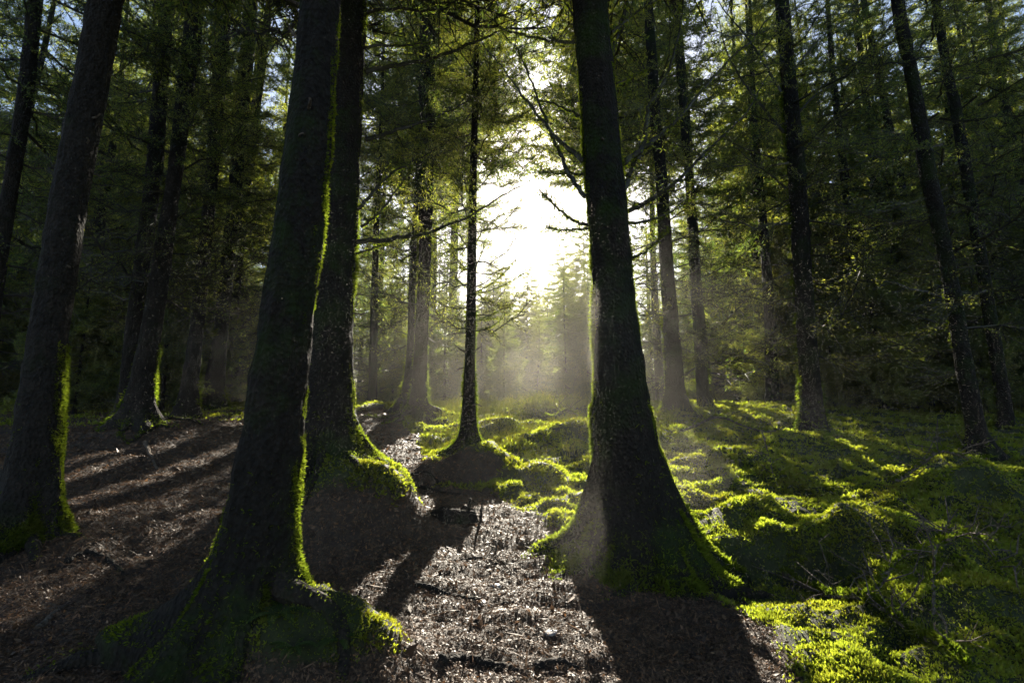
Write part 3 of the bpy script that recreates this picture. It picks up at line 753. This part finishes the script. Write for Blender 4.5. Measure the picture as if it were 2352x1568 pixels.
rng = R(77)
placed = [(float(t[2][0]), float(t[0].location.y)) for t in TREES.values()]
count = 0
def forest_tree(x, y, label, group, crown, trunk, s=1.0, name='spruce_tree'):
    z = float(ht(x, y, False))
    o = empty(name, (x, y, z)); tag(o, label, 'tree', group)
    t = link('trunk', trunk, o); c = link('crown', crown, o)
    ro = rng.uniform(0, 6.28); t.rotation_euler[2] = ro; c.rotation_euler[2] = rng.uniform(0, 6.28)
    w = rng.uniform(.9, 1.15); c.scale = (w, w, 1)
    o.scale = (s, s, s); o.rotation_euler = (rng.normal(0, .012), rng.normal(0, .015), 0)
    return o

tries = 0
while count < 176 and tries < 16000:
    tries += 1
    y = rng.uniform(11.5, 50); xc = math.tan(SUN_AZ) * y
    x = rng.uniform(-1.15, 1.15) * (y + 3)
    lim = 3.0 + .015 * y
    if abs(x - xc) < lim or (y < 14 and -6 < x < 4.5): continue
    o_ = x - xc
    if -6.8 < o_ < 0 and y < 24: continue
    if y < 30 and ((0 < o_ < 7.5 and rng.random() < .9) or (-6.5 < o_ < 0 and rng.random() < .8)): continue
    if min((x - a) ** 2 + (y - b) ** 2 for a, b in placed) < 1.9 ** 2: continue
    if abs(o_) < 11 and y > 20 and rng.random() < .78: continue
    placed.append((x, y)); count += 1
    left = x < xc
    zone = 'left' if left else 'right'
    near = abs(x - xc) < 8
    if left and near: lb = 'lacy yellow green spruce backlit left of the bright gap'; g = 'backlit spruces left of the gap'
    elif near: lb = 'backlit olive green spruce behind the big trunk right of the gap'; g = 'backlit spruces right of the gap'
    elif left: lb = 'dark spruce deep in the shaded wood on the left'; g = 'shaded spruces of the left wood'
    else: lb = 'dark low branched spruce deep in the black thicket on the right'; g = 'shaded spruces of the right thicket'
    forest_tree(x, y, lb, g, CROWN_LOW[rng.integers(3)], PT[rng.integers(3)], rng.uniform(.88, 1.12))

for (px, y, lb) in ((1405, 15.5, 'leafy spruce whose high crown arches over the gap from just behind the big trunk'),
                    (1400, 21.0, 'taller leafy spruce two rows behind the big trunk, overhanging the sun'),
                    (1392, 28.0, 'tallest leafy spruce far behind the big trunk, overhanging the sun'),
                    (966, 17.5, 'leafy spruce whose high crown closes the gap from behind the mossy twin trunks'),
                    (962, 25.0, 'taller leafy spruce far behind the mossy twin trunks, overhanging the gap'),
                    (1083, 20.0, 'leafy spruce topping the gap directly behind the slim trunk'),
                    (1081, 30.0, 'tall leafy spruce far behind the slim trunk above the gap'),
                    (1545, 20.0, 'leafy spruce crowding the sky behind the misty straight trunk')):
    p = at(px, 900, y)
    forest_tree(float(p[0]), y, lb, 'high crowned spruces around the gap', CROWN_ARCH[0], PT[2], y / 15.5)

cnt = 0
while cnt < 22:
    y = rng.uniform(12.0, 27); xc = math.tan(SUN_AZ) * y; x = rng.uniform(-1.05, 1.05) * (y + 1)
    if abs(x - xc) < 3.4 or (y < 13.5 and -6 < x < 4.5): continue
    if 0 < x - xc < 8 and y > 15 and rng.random() < .7: continue
    if min((x - a) ** 2 + (y - b) ** 2 for a, b in placed) < 1.5 ** 2: continue
    placed.append((x, y)); cnt += 1; dim = abs(x - xc) > 9
    forest_tree(x, y, ('high crowned spruce with a long bare stem in the left wood' if dim else 'long stemmed spruce with a sunlit high crown, left of the gap') if x < xc else
                ('high crowned spruce with a long bare stem in the right wood' if dim else 'long stemmed spruce with a sunlit high crown, right of the big trunk'),
                'high crowned spruces of the wood', (CROWN_TOP + CROWN_HIGH)[cnt % 3], PT[cnt % 3], max(.9, y / 17))

cnt = 0
while cnt < 44:
    y = rng.uniform(13.0, 27); xc = math.tan(SUN_AZ) * y
    x = xc + (rng.uniform(7.6, 24) if cnt < 30 else -rng.uniform(8.5, 25))
    if min((x - a) ** 2 + (y - b) ** 2 for a, b in placed) < 1.3 ** 2: continue
    placed.append((x, y)); cnt += 1
    forest_tree(x, y, 'dark spruce deep in the shaded wood on the left' if x < xc else 'dark low branched spruce deep in the black thicket on the right',
                'shaded spruces of the left wood' if x < xc else 'shaded spruces of the right thicket', CROWN_LOW[cnt % 3], PT[cnt % 3], rng.uniform(.88, 1.1))

# young growth filling the thicket at eye level
cnt = 0
while cnt < 64:
    y = rng.uniform(13.5, 30); xc = math.tan(SUN_AZ) * y; x = rng.uniform(-1.1, 1.1) * (y + 2)
    if cnt >= 46: y = rng.uniform(11.5, 15.5); xc = math.tan(SUN_AZ) * y; x = rng.uniform(7.8, 16) if cnt < 59 else -rng.uniform(8, 15)
    if abs(x - xc) < 3.4 or (x < 0 and y < 15.5 and cnt < 46) or (abs(x - xc) < 7 and y < 22): continue
    if min((x - a) ** 2 + (y - b) ** 2 for a, b in placed) < 1.0: continue
    placed.append((x, y)); cnt += 1
    forest_tree(x, y, 'young dark spruce in the undergrowth of the left wood' if x < xc else 'young dark spruce in the undergrowth of the right thicket',
                'young spruces of the left undergrowth' if x < xc else 'young spruces of the right undergrowth', CROWN_SMALL[cnt % 2], PT_SMALL, rng.uniform(.35, .75), 'young_spruce')

for (px, y, h, lb) in ((1212, 34, 10.2, 'small pointed conifer centred in the bright gap'), (1334, 34, 13.6, 'tall bushy conifer beside the big trunk, filling the right of the gap'),
                       (1172, 40, 10.5, 'small conifer at the left foot of the gap'), (1258, 38, 10.3, 'small hazy conifer to the right of the pointed one'),
                       (1292, 31, 10.8, 'hazy conifer half hidden behind the tall bushy one'), (1128, 27, 8.6, 'hazy yellow green conifer left of the gap'),
                       (1150, 33, 9.8, 'hazy conifer between the pale green one and the small left one'), (1236, 45, 11.4, 'farthest conifer, a faint spire low in the gap'),
                       (1105, 24, 6.2, 'low bushy conifer just right of the slim trunk'), (1020, 19, 5.8, 'low bushy conifer between the mossy twin and the slim trunk'),
                       (1500, 31, 8.5, 'low bushy conifer just right of the big trunk'), (900, 29, 7.5, 'low bushy conifer between the second trunk and the mossy twin'),
                       (1302, 19, 5.4, 'dark bushy young conifer in the mist at the right foot of the gap'), (1350, 20.5, 6.3, 'dark bushy conifer half hidden by the left edge of the big trunk'),
                       (1158, 18, 4.0, 'little bushy conifer in the mist just right of the slim trunk'), (1232, 23, 4.6, 'little dark conifer in the mist at the middle foot of the gap'),
                       (1660, 30, 7.6, 'low bushy conifer in the misty beams right of the thin trunk'), (1590, 26, 9.0, 'bushy conifer behind the misty straight trunk')):
    p = at(px, 900, y)
    forest_tree(float(p[0]), y, lb, 'young conifers in the bright gap', CROWN_SMALL[int(y) % 2], PT_SMALL, h / 9.0, 'young_conifer')

# ------------------------------------------------------------------ things lying about
def lying(name, label, cat, pts, r0, r1, mats, seed, group=None, twigs=0, tl=.25, moss=0, lift=.0, rough=.25, zs=None):
    """a stick or root following the ground through reference pixels (hit on the ground)"""
    rng = R(seed)
    W = []
    for q, (px, py) in enumerate(pts):
        gx_, gy_ = ground_hit(px, py); W.append([gx_, gy_, 0])
    W = np.array(W); C = catmull(W, 7 * len(pts))
    C[:, 2] = ht(C[:, 0], C[:, 1]) + lift
    if zs is not None: C[:, 2] += np.interp(np.linspace(0, 1, len(C)), np.linspace(0, 1, len(zs)), zs)
    C[:, 2] = np.convolve(np.pad(C[:, 2], 2, mode='edge'), np.ones(5) / 5, 'valid')
    O = C[0].copy(); C = C - O
    rad = np.linspace(r0, r1, len(C)) * (1 + .15 * rng.uniform(-1, 1, len(C)))
    mb = MB(); V, Q = tube(C, rad, 10, rough, seed); mb.add(V, Q, 0)
    if twigs:
        n = twigs; f = rng.uniform(.1, .95, n) * (len(C) - 1); i0 = f.astype(int); S = C[i0]
        D = norm(np.stack([rng.normal(0, 1, n), rng.normal(0, 1, n), rng.uniform(.1, 1.0, n)], -1)); l = tl * rng.uniform(.3, 1.2, n)
        M1 = S + D * (l * .5)[:, None]; E = M1 + norm(D + rng.normal(0, .5, (n, 3))) * (l * .5)[:, None]
        V, Q = prisms(np.concatenate([S, M1]), np.concatenate([M1, E]), .006, .003, 4); mb.add(V, Q, 0)
        k = rng.integers(0, n, n * 3); S3 = M1[k] + (E - M1)[k] * rng.random((n * 3, 1)); E3 = S3 + norm(D[k] + rng.normal(0, .7, (n * 3, 3))) * (l[k] * .35)[:, None]
        V, Q = prisms(S3, E3, .0028, .0012, 3); mb.add(V, Q, 0)
    o = link(name, mesh_of(name, mb, mats, True), None, O); tag(o, label, cat, group)
    if moss:
        k = rng.integers(0, len(C), moss); P = C[k] + rng.normal(0, .012, (moss, 3)) + np.stack([np.zeros(moss), np.zeros(moss), rad[k] * .6], -1)
        r = sprigs(rng, P, np.tile([[0, 0, 1.]], (moss, 1)), np.full(moss, .03), 3, .9)
        m2 = MB(); m2.add(*r[:2], 0, r[2]); link('moss_patch', mesh_of('moss_patch', m2, [M_TMOSS]), o)['kind'] = 'stuff'
    return o

RG = 'roots crossing the leafy path'
lying('exposed_root', 'long dark root lying across the middle of the sunlit path', 'root', [(955, 1362), (1010, 1368), (1060, 1378), (1105, 1388)], .022, .014, [M_ROOT], 1, RG)
lying('exposed_root', 'curved root bending down towards the bottom of the path', 'root', [(1090, 1440), (1110, 1415), (1145, 1395), (1180, 1388)], .014, .010, [M_ROOT], 2, RG)
lying('exposed_root', 'pale forked root tip standing out of the path litter', 'root', [(1118, 1325), (1130, 1290), (1145, 1255)], .007, .004, [M_DEAD], 3, RG, twigs=7, tl=.12)
lying('exposed_root', 'gnarled root below the dark hollow in the path', 'root', [(1030, 1300), (1080, 1285), (1140, 1290), (1185, 1305)], .018, .010, [M_ROOT], 4, RG, twigs=5, tl=.10)
lying('exposed_root', 'knotted dark root along the bottom edge of the path', 'root', [(1010, 1555), (1060, 1525), (1130, 1530), (1190, 1545)], .032, .018, [M_ROOT], 5, RG, twigs=8, tl=.12)
lying('exposed_root', 'short thick root knob at the lower right end of the path', 'root', [(1230, 1535), (1280, 1528), (1330, 1540)], .028, .014, [M_ROOT], 6, RG)
lying('exposed_root', 'root ridge stepping across the narrow upper path', 'root', [(945, 1110), (985, 1118), (1030, 1128), (1070, 1130)], .030, .02, [M_ROOT], 7, RG)
lying('exposed_root', 'second root ridge just above the stepping one', 'root', [(930, 1090), (975, 1096), (1010, 1112)], .026, .016, [M_ROOT], 8, RG)
lying('exposed_root', 'root running from the big steaming trunk onto the path', 'root', [(1385, 1255), (1350, 1280), (1320, 1305), (1298, 1325)], .016, .008, [M_ROOT], 9, RG)
lying('exposed_root', 'pale bare root below the twin trunks with dripping moss', 'root', [(332, 1030), (345, 1050), (362, 1078)], .030, .016, [M_DEAD], 10, RG)
lying('exposed_root', 'pale root arching beside the straight trunk on the left slope', 'root', [(470, 955), (500, 962), (522, 972)], .030, .014, [M_DEAD], 11, RG)
lying('exposed_root', 'whitish weathered root in the leaf litter of the left slope', 'root', [(85, 1450), (115, 1425), (160, 1388)], .024, .014, [M_DEAD], 12, RG, twigs=4, tl=.10)
lying('exposed_root', 'low dark root in the left slope between light stripes', 'root', [(150, 1310), (200, 1292), (250, 1300), (290, 1330)], .03, .016, [M_ROOT], 13, RG)
lying('exposed_root', 'root spreading left from the nearest trunk over the leaves', 'root', [(455, 1440), (400, 1490), (330, 1520), (255, 1545)], .055, .016, [M_ROOT], 14, RG, moss=900)

BG = 'dead branches on the moss'
lying('fallen_branch', 'long mossy dead branch sloping down to the bottom right corner', 'branch', [(1800, 1290), (1900, 1345), (2010, 1420), (2130, 1500), (2230, 1590)], .022, .016, [M_DEAD], 21, BG, 22, .35, 1500, .05)
lying('fallen_branch', 'twiggy dead branch arching over the right hollow', 'branch', [(2000, 1420), (2080, 1370), (2180, 1330), (2300, 1300)], .018, .008, [M_DEAD], 22, BG, 30, .35, 700, .06, zs=[0, .12, .18, .1])
lying('fallen_branch', 'thin bent twig poking from the moss in the right corner', 'branch', [(2150, 1480), (2170, 1420), (2250, 1400), (2330, 1430)], .010, .004, [M_DEAD], 23, BG, 18, .3, 200, .05, zs=[0, .2, .22, 0])
lying('fallen_branch', 'thin dead stick on the moss mound beside the slim trunk', 'branch', [(1095, 1005), (1140, 1030), (1200, 1060)], .012, .005, [M_DEAD], 24, BG, 8, .25, 150, .06)
lying('fallen_branch', 'brushy dead branch on the crest before the big trunk', 'branch', [(1180, 955), (1250, 948), (1330, 955)], .02, .008, [M_DEAD], 25, BG, 26, .55, 700, .12, zs=[.05, .2, .1])
lying('fallen_branch', 'brushy dead branch touching the left edge of the big trunk', 'branch', [(1255, 985), (1310, 975), (1372, 985)], .018, .008, [M_DEAD], 26, BG, 26, .5, 700, .10, zs=[.1, .2, .05])
lying('fallen_branch', 'mossy fallen branch on the right slope under the thicket', 'branch', [(1560, 1010), (1640, 995), (1720, 1010), (1800, 1000)], .03, .012, [M_DEAD], 27, BG, 18, .5, 1200, .08, zs=[0, .16, .18, 0])
lying('fallen_branch', 'thin dark twig leaning on the green slope behind the trunk', 'branch', [(1750, 1080), (1770, 1110), (1790, 1140)], .010, .004, [M_DEAD], 28, BG, 6, .2, 50, .06, zs=[.25, .1, 0])
lying('fallen_branch', 'dead branch half sunk in moss on the far right bank', 'branch', [(2060, 1180), (2160, 1165), (2280, 1150)], .022, .01, [M_DEAD], 29, BG, 20, .4, 500, .08, zs=[0, .15, .1])
lying('fallen_branch', 'small stick on the leaves near the left edge trunk', 'branch', [(198, 1230), (205, 1210), (214, 1196)], .010, .006, [M_DEAD], 30, BG, 0, .1, 0, .01)
lying('fallen_branch', 'mossy bough lying across the clearing behind the slim trunk', 'branch', [(1000, 940), (1100, 932), (1200, 925), (1300, 915)], .04, .015, [M_DEAD], 31, BG, 14, .4, 1600, .06)

# broken stump on the path
gx_, gy_ = ground_hit(1050, 1205)
zb = float(ht(gx_, gy_))
st = empty('broken_stump', (gx_, gy_, zb)); tag(st, 'low rotten stump with two snags standing on the sunlit path', 'stump')
zs = np.linspace(-.1, .15, 16); ph = np.arange(40) * 2 * PI / 40
c, s = np.cos(ph)[None], np.sin(ph)[None]
rad = (.10 + .12 * np.exp(-(zs + .1) / .07))[:, None] * (1 + .35 * fbm(c * 1.6, s * 1.6, zs[:, None] * 4, 91, 3))
top = .10 + .05 * fbm(c * 2, s * 2, 0, 92, 2)
Zs = np.minimum(np.repeat(zs[:, None], 40, 1), top); 
shr = np.where(np.repeat(zs[:, None], 40, 1) > top, np.clip(1 - (zs[:, None] - top) * 14, .02, 1), 1)
mb = MB(); mb.add(np.stack([rad * shr * c * 1.5, rad * shr * s, Zs], -1), grid_quads(16, 40)); link('stump_body', mesh_of('stump_body', mb, [M_ROOT], True), st)
for (dx, h, r0) in ((.10, .20, .028), (.22, .19, .014), ):
    C = catmull(np.array([[dx, 0, 0], [dx + .008, 0, h * .6], [dx + .02, .0, h]]), 8)
    mb = MB(); V, Q = tube(C, np.linspace(r0, r0 * .55, 8), 8, .3, 5); mb.add(V, Q); link('snag', mesh_of('snag', mb, [M_ROOT], True), st)
C = catmull(np.array([[.02, -.02, .05], [-.14, -.03, .075], [-.26, -.02, .03], [-.36, 0, -.02]]), 12)
mb = MB(); V, Q = tube(C, np.linspace(.06, .02, 12), 10, .2, 6); mb.add(V, Q); link('root', mesh_of('root', mb, [M_ROOT], True), st)

# pale stones on the path
def stone(px, py, r, seed, label):
    gx_, gy_ = ground_hit(px, py); rng = R(seed)
    th = np.linspace(.02, PI - .02, 9); ph = np.arange(14) * 2 * PI / 14
    d = np.stack([np.sin(th)[:, None] * np.cos(ph)[None], np.sin(th)[:, None] * np.sin(ph)[None], np.cos(th)[:, None] * np.ones((1, 14))], -1)
    rr_ = r * (1 + .25 * fbm(d[..., 0] * 1.5 + seed, d[..., 1] * 1.5, d[..., 2] * 1.5, seed, 3))
    V = d * rr_[..., None] * np.array([1.5, .95, .38]); V = np.round(V / (r * .22)) * (r * .22) * .35 + V * .65
    mb = MB(); mb.add(V, grid_quads(9, 14))
    o = link('stone', mesh_of('stone', mb, [M_STONE], True), None, (gx_, gy_, float(ht(gx_, gy_)) - r * .02)); o.rotation_euler[2] = rng.uniform(0, 6)
    tag(o, label, 'stone', 'pale stones in the path litter')
stone(1139, 1350, .030, 1, 'pale stone beside the pale forked root tip on the path')
stone(1108, 1391, .028, 2, 'pale flat stone near the end of the long dark root')
stone(1268, 1466, .034, 3, 'larger pale stone near the lower path and the trunk shadow')
stone(1010, 1418, .018, 4, 'small stone left of the curved root on the path')
stone(1210, 1400, .020, 5, 'small stone right of the curved root on the path')
stone(965, 1470, .02, 6, 'small stone below the left end of the long dark root')

# ferns on the bank right of the nearest trunk
def fern(x, y, size, seed, label, nf=9):
    rng = R(seed); z = float(ht(x, y)); o = empty('fern', (x, y, z)); tag(o, label, 'fern', 'small ferns on the mossy bank')
    for q in range(nf):
        a = q * 2 * PI / nf + rng.normal(0, .25); L = size * rng.uniform(.7, 1.1)
        t = np.linspace(0, 1, 9); rr_ = L * t; zz_ = L * (.75 * t - .75 * t ** 2.2)
        C = np.stack([rr_ * math.cos(a), rr_ * math.sin(a), zz_], -1)
        mb = MB(); V, Q = tube(C, np.linspace(.0025, .0008, 9), 4, 0, 0); mb.add(V, Q, 0, np.full(len(Q), .6))
        m = 30; f = np.linspace(.12, .98, m) * 8; i0 = np.minimum(f.astype(int), 7); S = C[i0] + (C[i0 + 1] - C[i0]) * (f - i0)[:, None]; A = norm(C[i0 + 1] - C[i0])
        for sd in (-1, 1):
            side = norm(np.cross(A, np.tile([[0, 0, 1.]], (m, 1)))) * sd
            D = norm(side + A * .45 + rng.normal(0, .08, (m, 3)) - np.array([0, 0, .15]))
            l = L * .21 * np.sin(np.clip(f / 8, 0, 1) * PI * .85 + .35)
            V, Q = cards(S, D, norm(np.cross(D, A)), l, np.maximum(l * .19, .0025)); mb.add(V, Q, 0, rng.random(m))
        link('frond', mesh_of('frond', mb, [M_FERN]), o)
fern(-1.12, 2.55, .15, 1, 'small fern at the foot of the nearest trunk, closest to its bark')
fern(-.98, 2.42, .13, 2, 'fern in the middle of the mossy bank below the trunk')
fern(-.80, 2.50, .12, 3, 'small fern at the outer rim of the mossy bank')
fern(-1.22, 2.32, .14, 4, 'fern low on the dark front of the mossy bank')
fern(-.70, 2.36, .09, 5, 'tiny fern beside the leaf litter at the bank foot', 7)

def tuft(px, py, size, seed, label):
    rng = R(seed); x, y = ground_hit(px, py); z = float(ht(x, y)); n = 26
    a = rng.uniform(0, 2 * PI, n); l = size * rng.uniform(.5, 1.1, n); le = rng.uniform(.15, .9, n)
    A = np.stack([.02 * np.cos(a), .02 * np.sin(a), np.zeros(n) - .01], -1)
    B = A + np.stack([np.cos(a) * le * .4, np.sin(a) * le * .4, np.ones(n)], -1) * (l * .6)[:, None]
    E = B + np.stack([np.cos(a) * le, np.sin(a) * le, .5 - le * .9], -1) * (l * .5)[:, None]
    mb = MB(); V, Q = prisms(A, B, .0035, .0028, 3); mb.add(V, Q, 0, rng.random(len(Q))); V, Q = prisms(B, E, .0028, .0006, 3); mb.add(V, Q, 0, rng.random(len(Q)))
    o = link('grass_tuft', mesh_of('grass_tuft', mb, [M_GRASS]), None, (x, y, z)); tag(o, label, 'grass tuft', 'grass tufts in the moss')
tuft(2135, 1500, .22, 1, 'grass tuft in the moss at the bottom right corner')
tuft(2150, 1320, .24, 2, 'grass tuft beside the twiggy dead branch on the right')
tuft(1905, 1300, .18, 3, 'small grass tuft between the moss mounds right of the big trunk')
tuft(1660, 1180, .20, 4, 'grass tuft at the right edge of the big trunk')
tuft(1240, 1060, .26, 5, 'grass tuft in the sunny moss left of the big trunk')
tuft(1170, 985, .34, 6, 'tall grass tuft in the clearing beside the slim trunk')
tuft(1290, 1000, .32, 7, 'tall grass tuft in the middle of the sunny clearing')

# ------------------------------------------------------------------ haze and steam
def vol_mat(name, dens, aniso, color, noisy=None):
    m, nt, out = mat(name); L = nt.links.new
    v = N(nt, 'ShaderNodeVolumePrincipled', i_Anisotropy=aniso, i_Density=dens); v.inputs['Color'].default_value = (*color, 1)
    if noisy:
        tc = N(nt, 'ShaderNodeTexCoord'); n1 = N(nt, 'ShaderNodeTexNoise', i_Scale=noisy, i_Detail=4.0, i_Roughness=.6, i_Distortion=.7)
        L(tc.outputs['Object'], n1.inputs['Vector'])
        r = ramp(nt, [(.48, (0, 0, 0)), (.72, (1, 1, 1))]); L(n1.outputs['Fac'], r.inputs[0])
        ln = N(nt, 'ShaderNodeVectorMath', operation='LENGTH'); L(tc.outputs['Object'], ln.inputs[0])
        fo = N(nt, 'ShaderNodeMapRange', interpolation_type='SMOOTHSTEP'); fo.inputs['From Min'].default_value = .25; fo.inputs['From Max'].default_value = .98; fo.inputs['To Min'].default_value = 1; fo.inputs['To Max'].default_value = 0
        L(ln.outputs['Value'], fo.inputs['Value'])
        m1 = N(nt, 'ShaderNodeMath', operation='MULTIPLY'); L(r.outputs[0], m1.inputs[0]); L(fo.outputs[0], m1.inputs[1])
        m2 = N(nt, 'ShaderNodeMath', operation='MULTIPLY'); L(m1.outputs[0], m2.inputs[0]); m2.inputs[1].default_value = dens; L(m2.outputs[0], v.inputs['Density'])
    L(v.outputs[0], out.inputs['Volume']); return m

HAZE_D = .0008
hv = np.array([[x, y, z] for x in (-115, 115) for y in (-20, 106) for z in (-2.6, 21.5)], float)
hq = [[0, 1, 3, 2], [4, 6, 7, 5], [0, 4, 5, 1], [2, 3, 7, 6], [0, 2, 6, 4], [1, 5, 7, 3]]
mb = MB(); mb.add(hv, hq)
tag(link('haze', mesh_of('haze', mb, [vol_mat('haze', HAZE_D, .5, (.95, .93, .88))])), 'thin morning haze filling the wood', 'haze', kind='stuff')

def steam(loc, size, dens, label, seed=1, rot=(0, 0, 0), g=.5):
    th = np.linspace(.01, PI - .01, 49); ph = np.arange(72) * 2 * PI / 72
    d = np.stack([np.sin(th)[:, None] * np.cos(ph)[None], np.sin(th)[:, None] * np.sin(ph)[None], np.cos(th)[:, None] * np.ones((1, 72))], -1)
    r = np.clip(.72 + .42 * fbm(d[..., 0] * 1.7 + seed, d[..., 1] * 1.7, d[..., 2] * 1.7, seed, 4), .2, 1.3)
    mb = MB(); mb.add(d * r[..., None], grid_quads(49, 72)[:, ::-1])
    o = link('mist', mesh_of('mist', mb, [vol_mat('steam', dens, g, (.97, .92, .82))], True), None, loc); o.scale = size; o.rotation_euler = rot
    tag(o, label, 'mist', kind='stuff')
STEAM = True
if STEAM:
    p = at(1320, 1130, 3.3); steam(tuple(p), (.50, .28, .55), .022, 'faint outer veil of steam around the wisp at the big trunk', 4)
    p = at(1365, 1215, 3.3); steam(tuple(p), (.36, .26, .46), .035, 'wisp of steam rising before the mossy root of the big trunk')
    p = at(1410, 760, 3.7); steam(tuple(p), (.28, .20, .6), .10, 'thin steam curling up the big trunk')
    p = at(1260, 850, 14.0); steam(tuple(p), (1.9, 1.4, 1.2), .012, 'sunlit mist bank behind the crest of the clearing')
    steam((.3, 9.4, 2.1), (6.6, 5.4, 2.9), .0080, 'low sunlit mist hanging over the clearing', 7, g=.2)
    p = at(1575, 1080, 5.0); steam(tuple(p), (.45, .3, .5), .06, 'wisp of steam behind the right side of the big trunk')

# ------------------------------------------------------------------ light, sky, camera
w = bpy.data.worlds.new('World'); scn.world = w; w.use_nodes = True
nt = w.node_tree; nt.nodes.clear()
out = nt.nodes.new('ShaderNodeOutputWorld'); bg = nt.nodes.new('ShaderNodeBackground'); sk = nt.nodes.new('ShaderNodeTexSky')
sk.sky_type = 'NISHITA'; sk.sun_disc = False; sk.sun_elevation = SUN_EL; sk.sun_rotation = SUN_AZ
sk.dust_density = 0.8; sk.air_density = 1.0; sk.ozone_density = 1.0
nt.links.new(sk.outputs[0], bg.inputs['Color']); bg.inputs['Strength'].default_value = .05
nt.links.new(bg.outputs[0], out.inputs['Surface'])

sun = bpy.data.lights.new('sun', 'SUN'); sun.energy = 5.0; sun.angle = math.radians(.5); sun.color = (1.0, .91, .76)
so = bpy.data.objects.new('sun', sun); COL.objects.link(so)
so.rotation_euler = Vector([float(c) for c in sr]).to_track_quat('Z', 'Y').to_euler(); so.location = (0, 20, 30)

cam = bpy.data.cameras.new('camera'); cam.sensor_width = 36; cam.lens = FPX / 2352 * 36; cam.clip_start = .05; cam.clip_end = 1000
co = bpy.data.objects.new('camera', cam); COL.objects.link(co)
co.location = (0, 0, CAMZ); co.rotation_euler = (math.radians(90) + PITCH, 0, 0)
scn.camera = co

scn.view_settings.view_transform = 'Standard'; scn.view_settings.look = 'None'
scn.view_settings.exposure = 2.05; scn.view_settings.gamma = 1
scn.view_settings.use_curve_mapping = False
cy = scn.cycles
cy.use_denoising = True
cy.max_bounces = 4; cy.diffuse_bounces = 2; cy.glossy_bounces = 2; cy.transmission_bounces = 3; cy.volume_bounces = 0; cy.transparent_max_bounces = 8
cy.sample_clamp_indirect = 4.0; cy.sample_clamp_direct = 0
cy.use_adaptive_sampling = True; cy.adaptive_threshold = .02
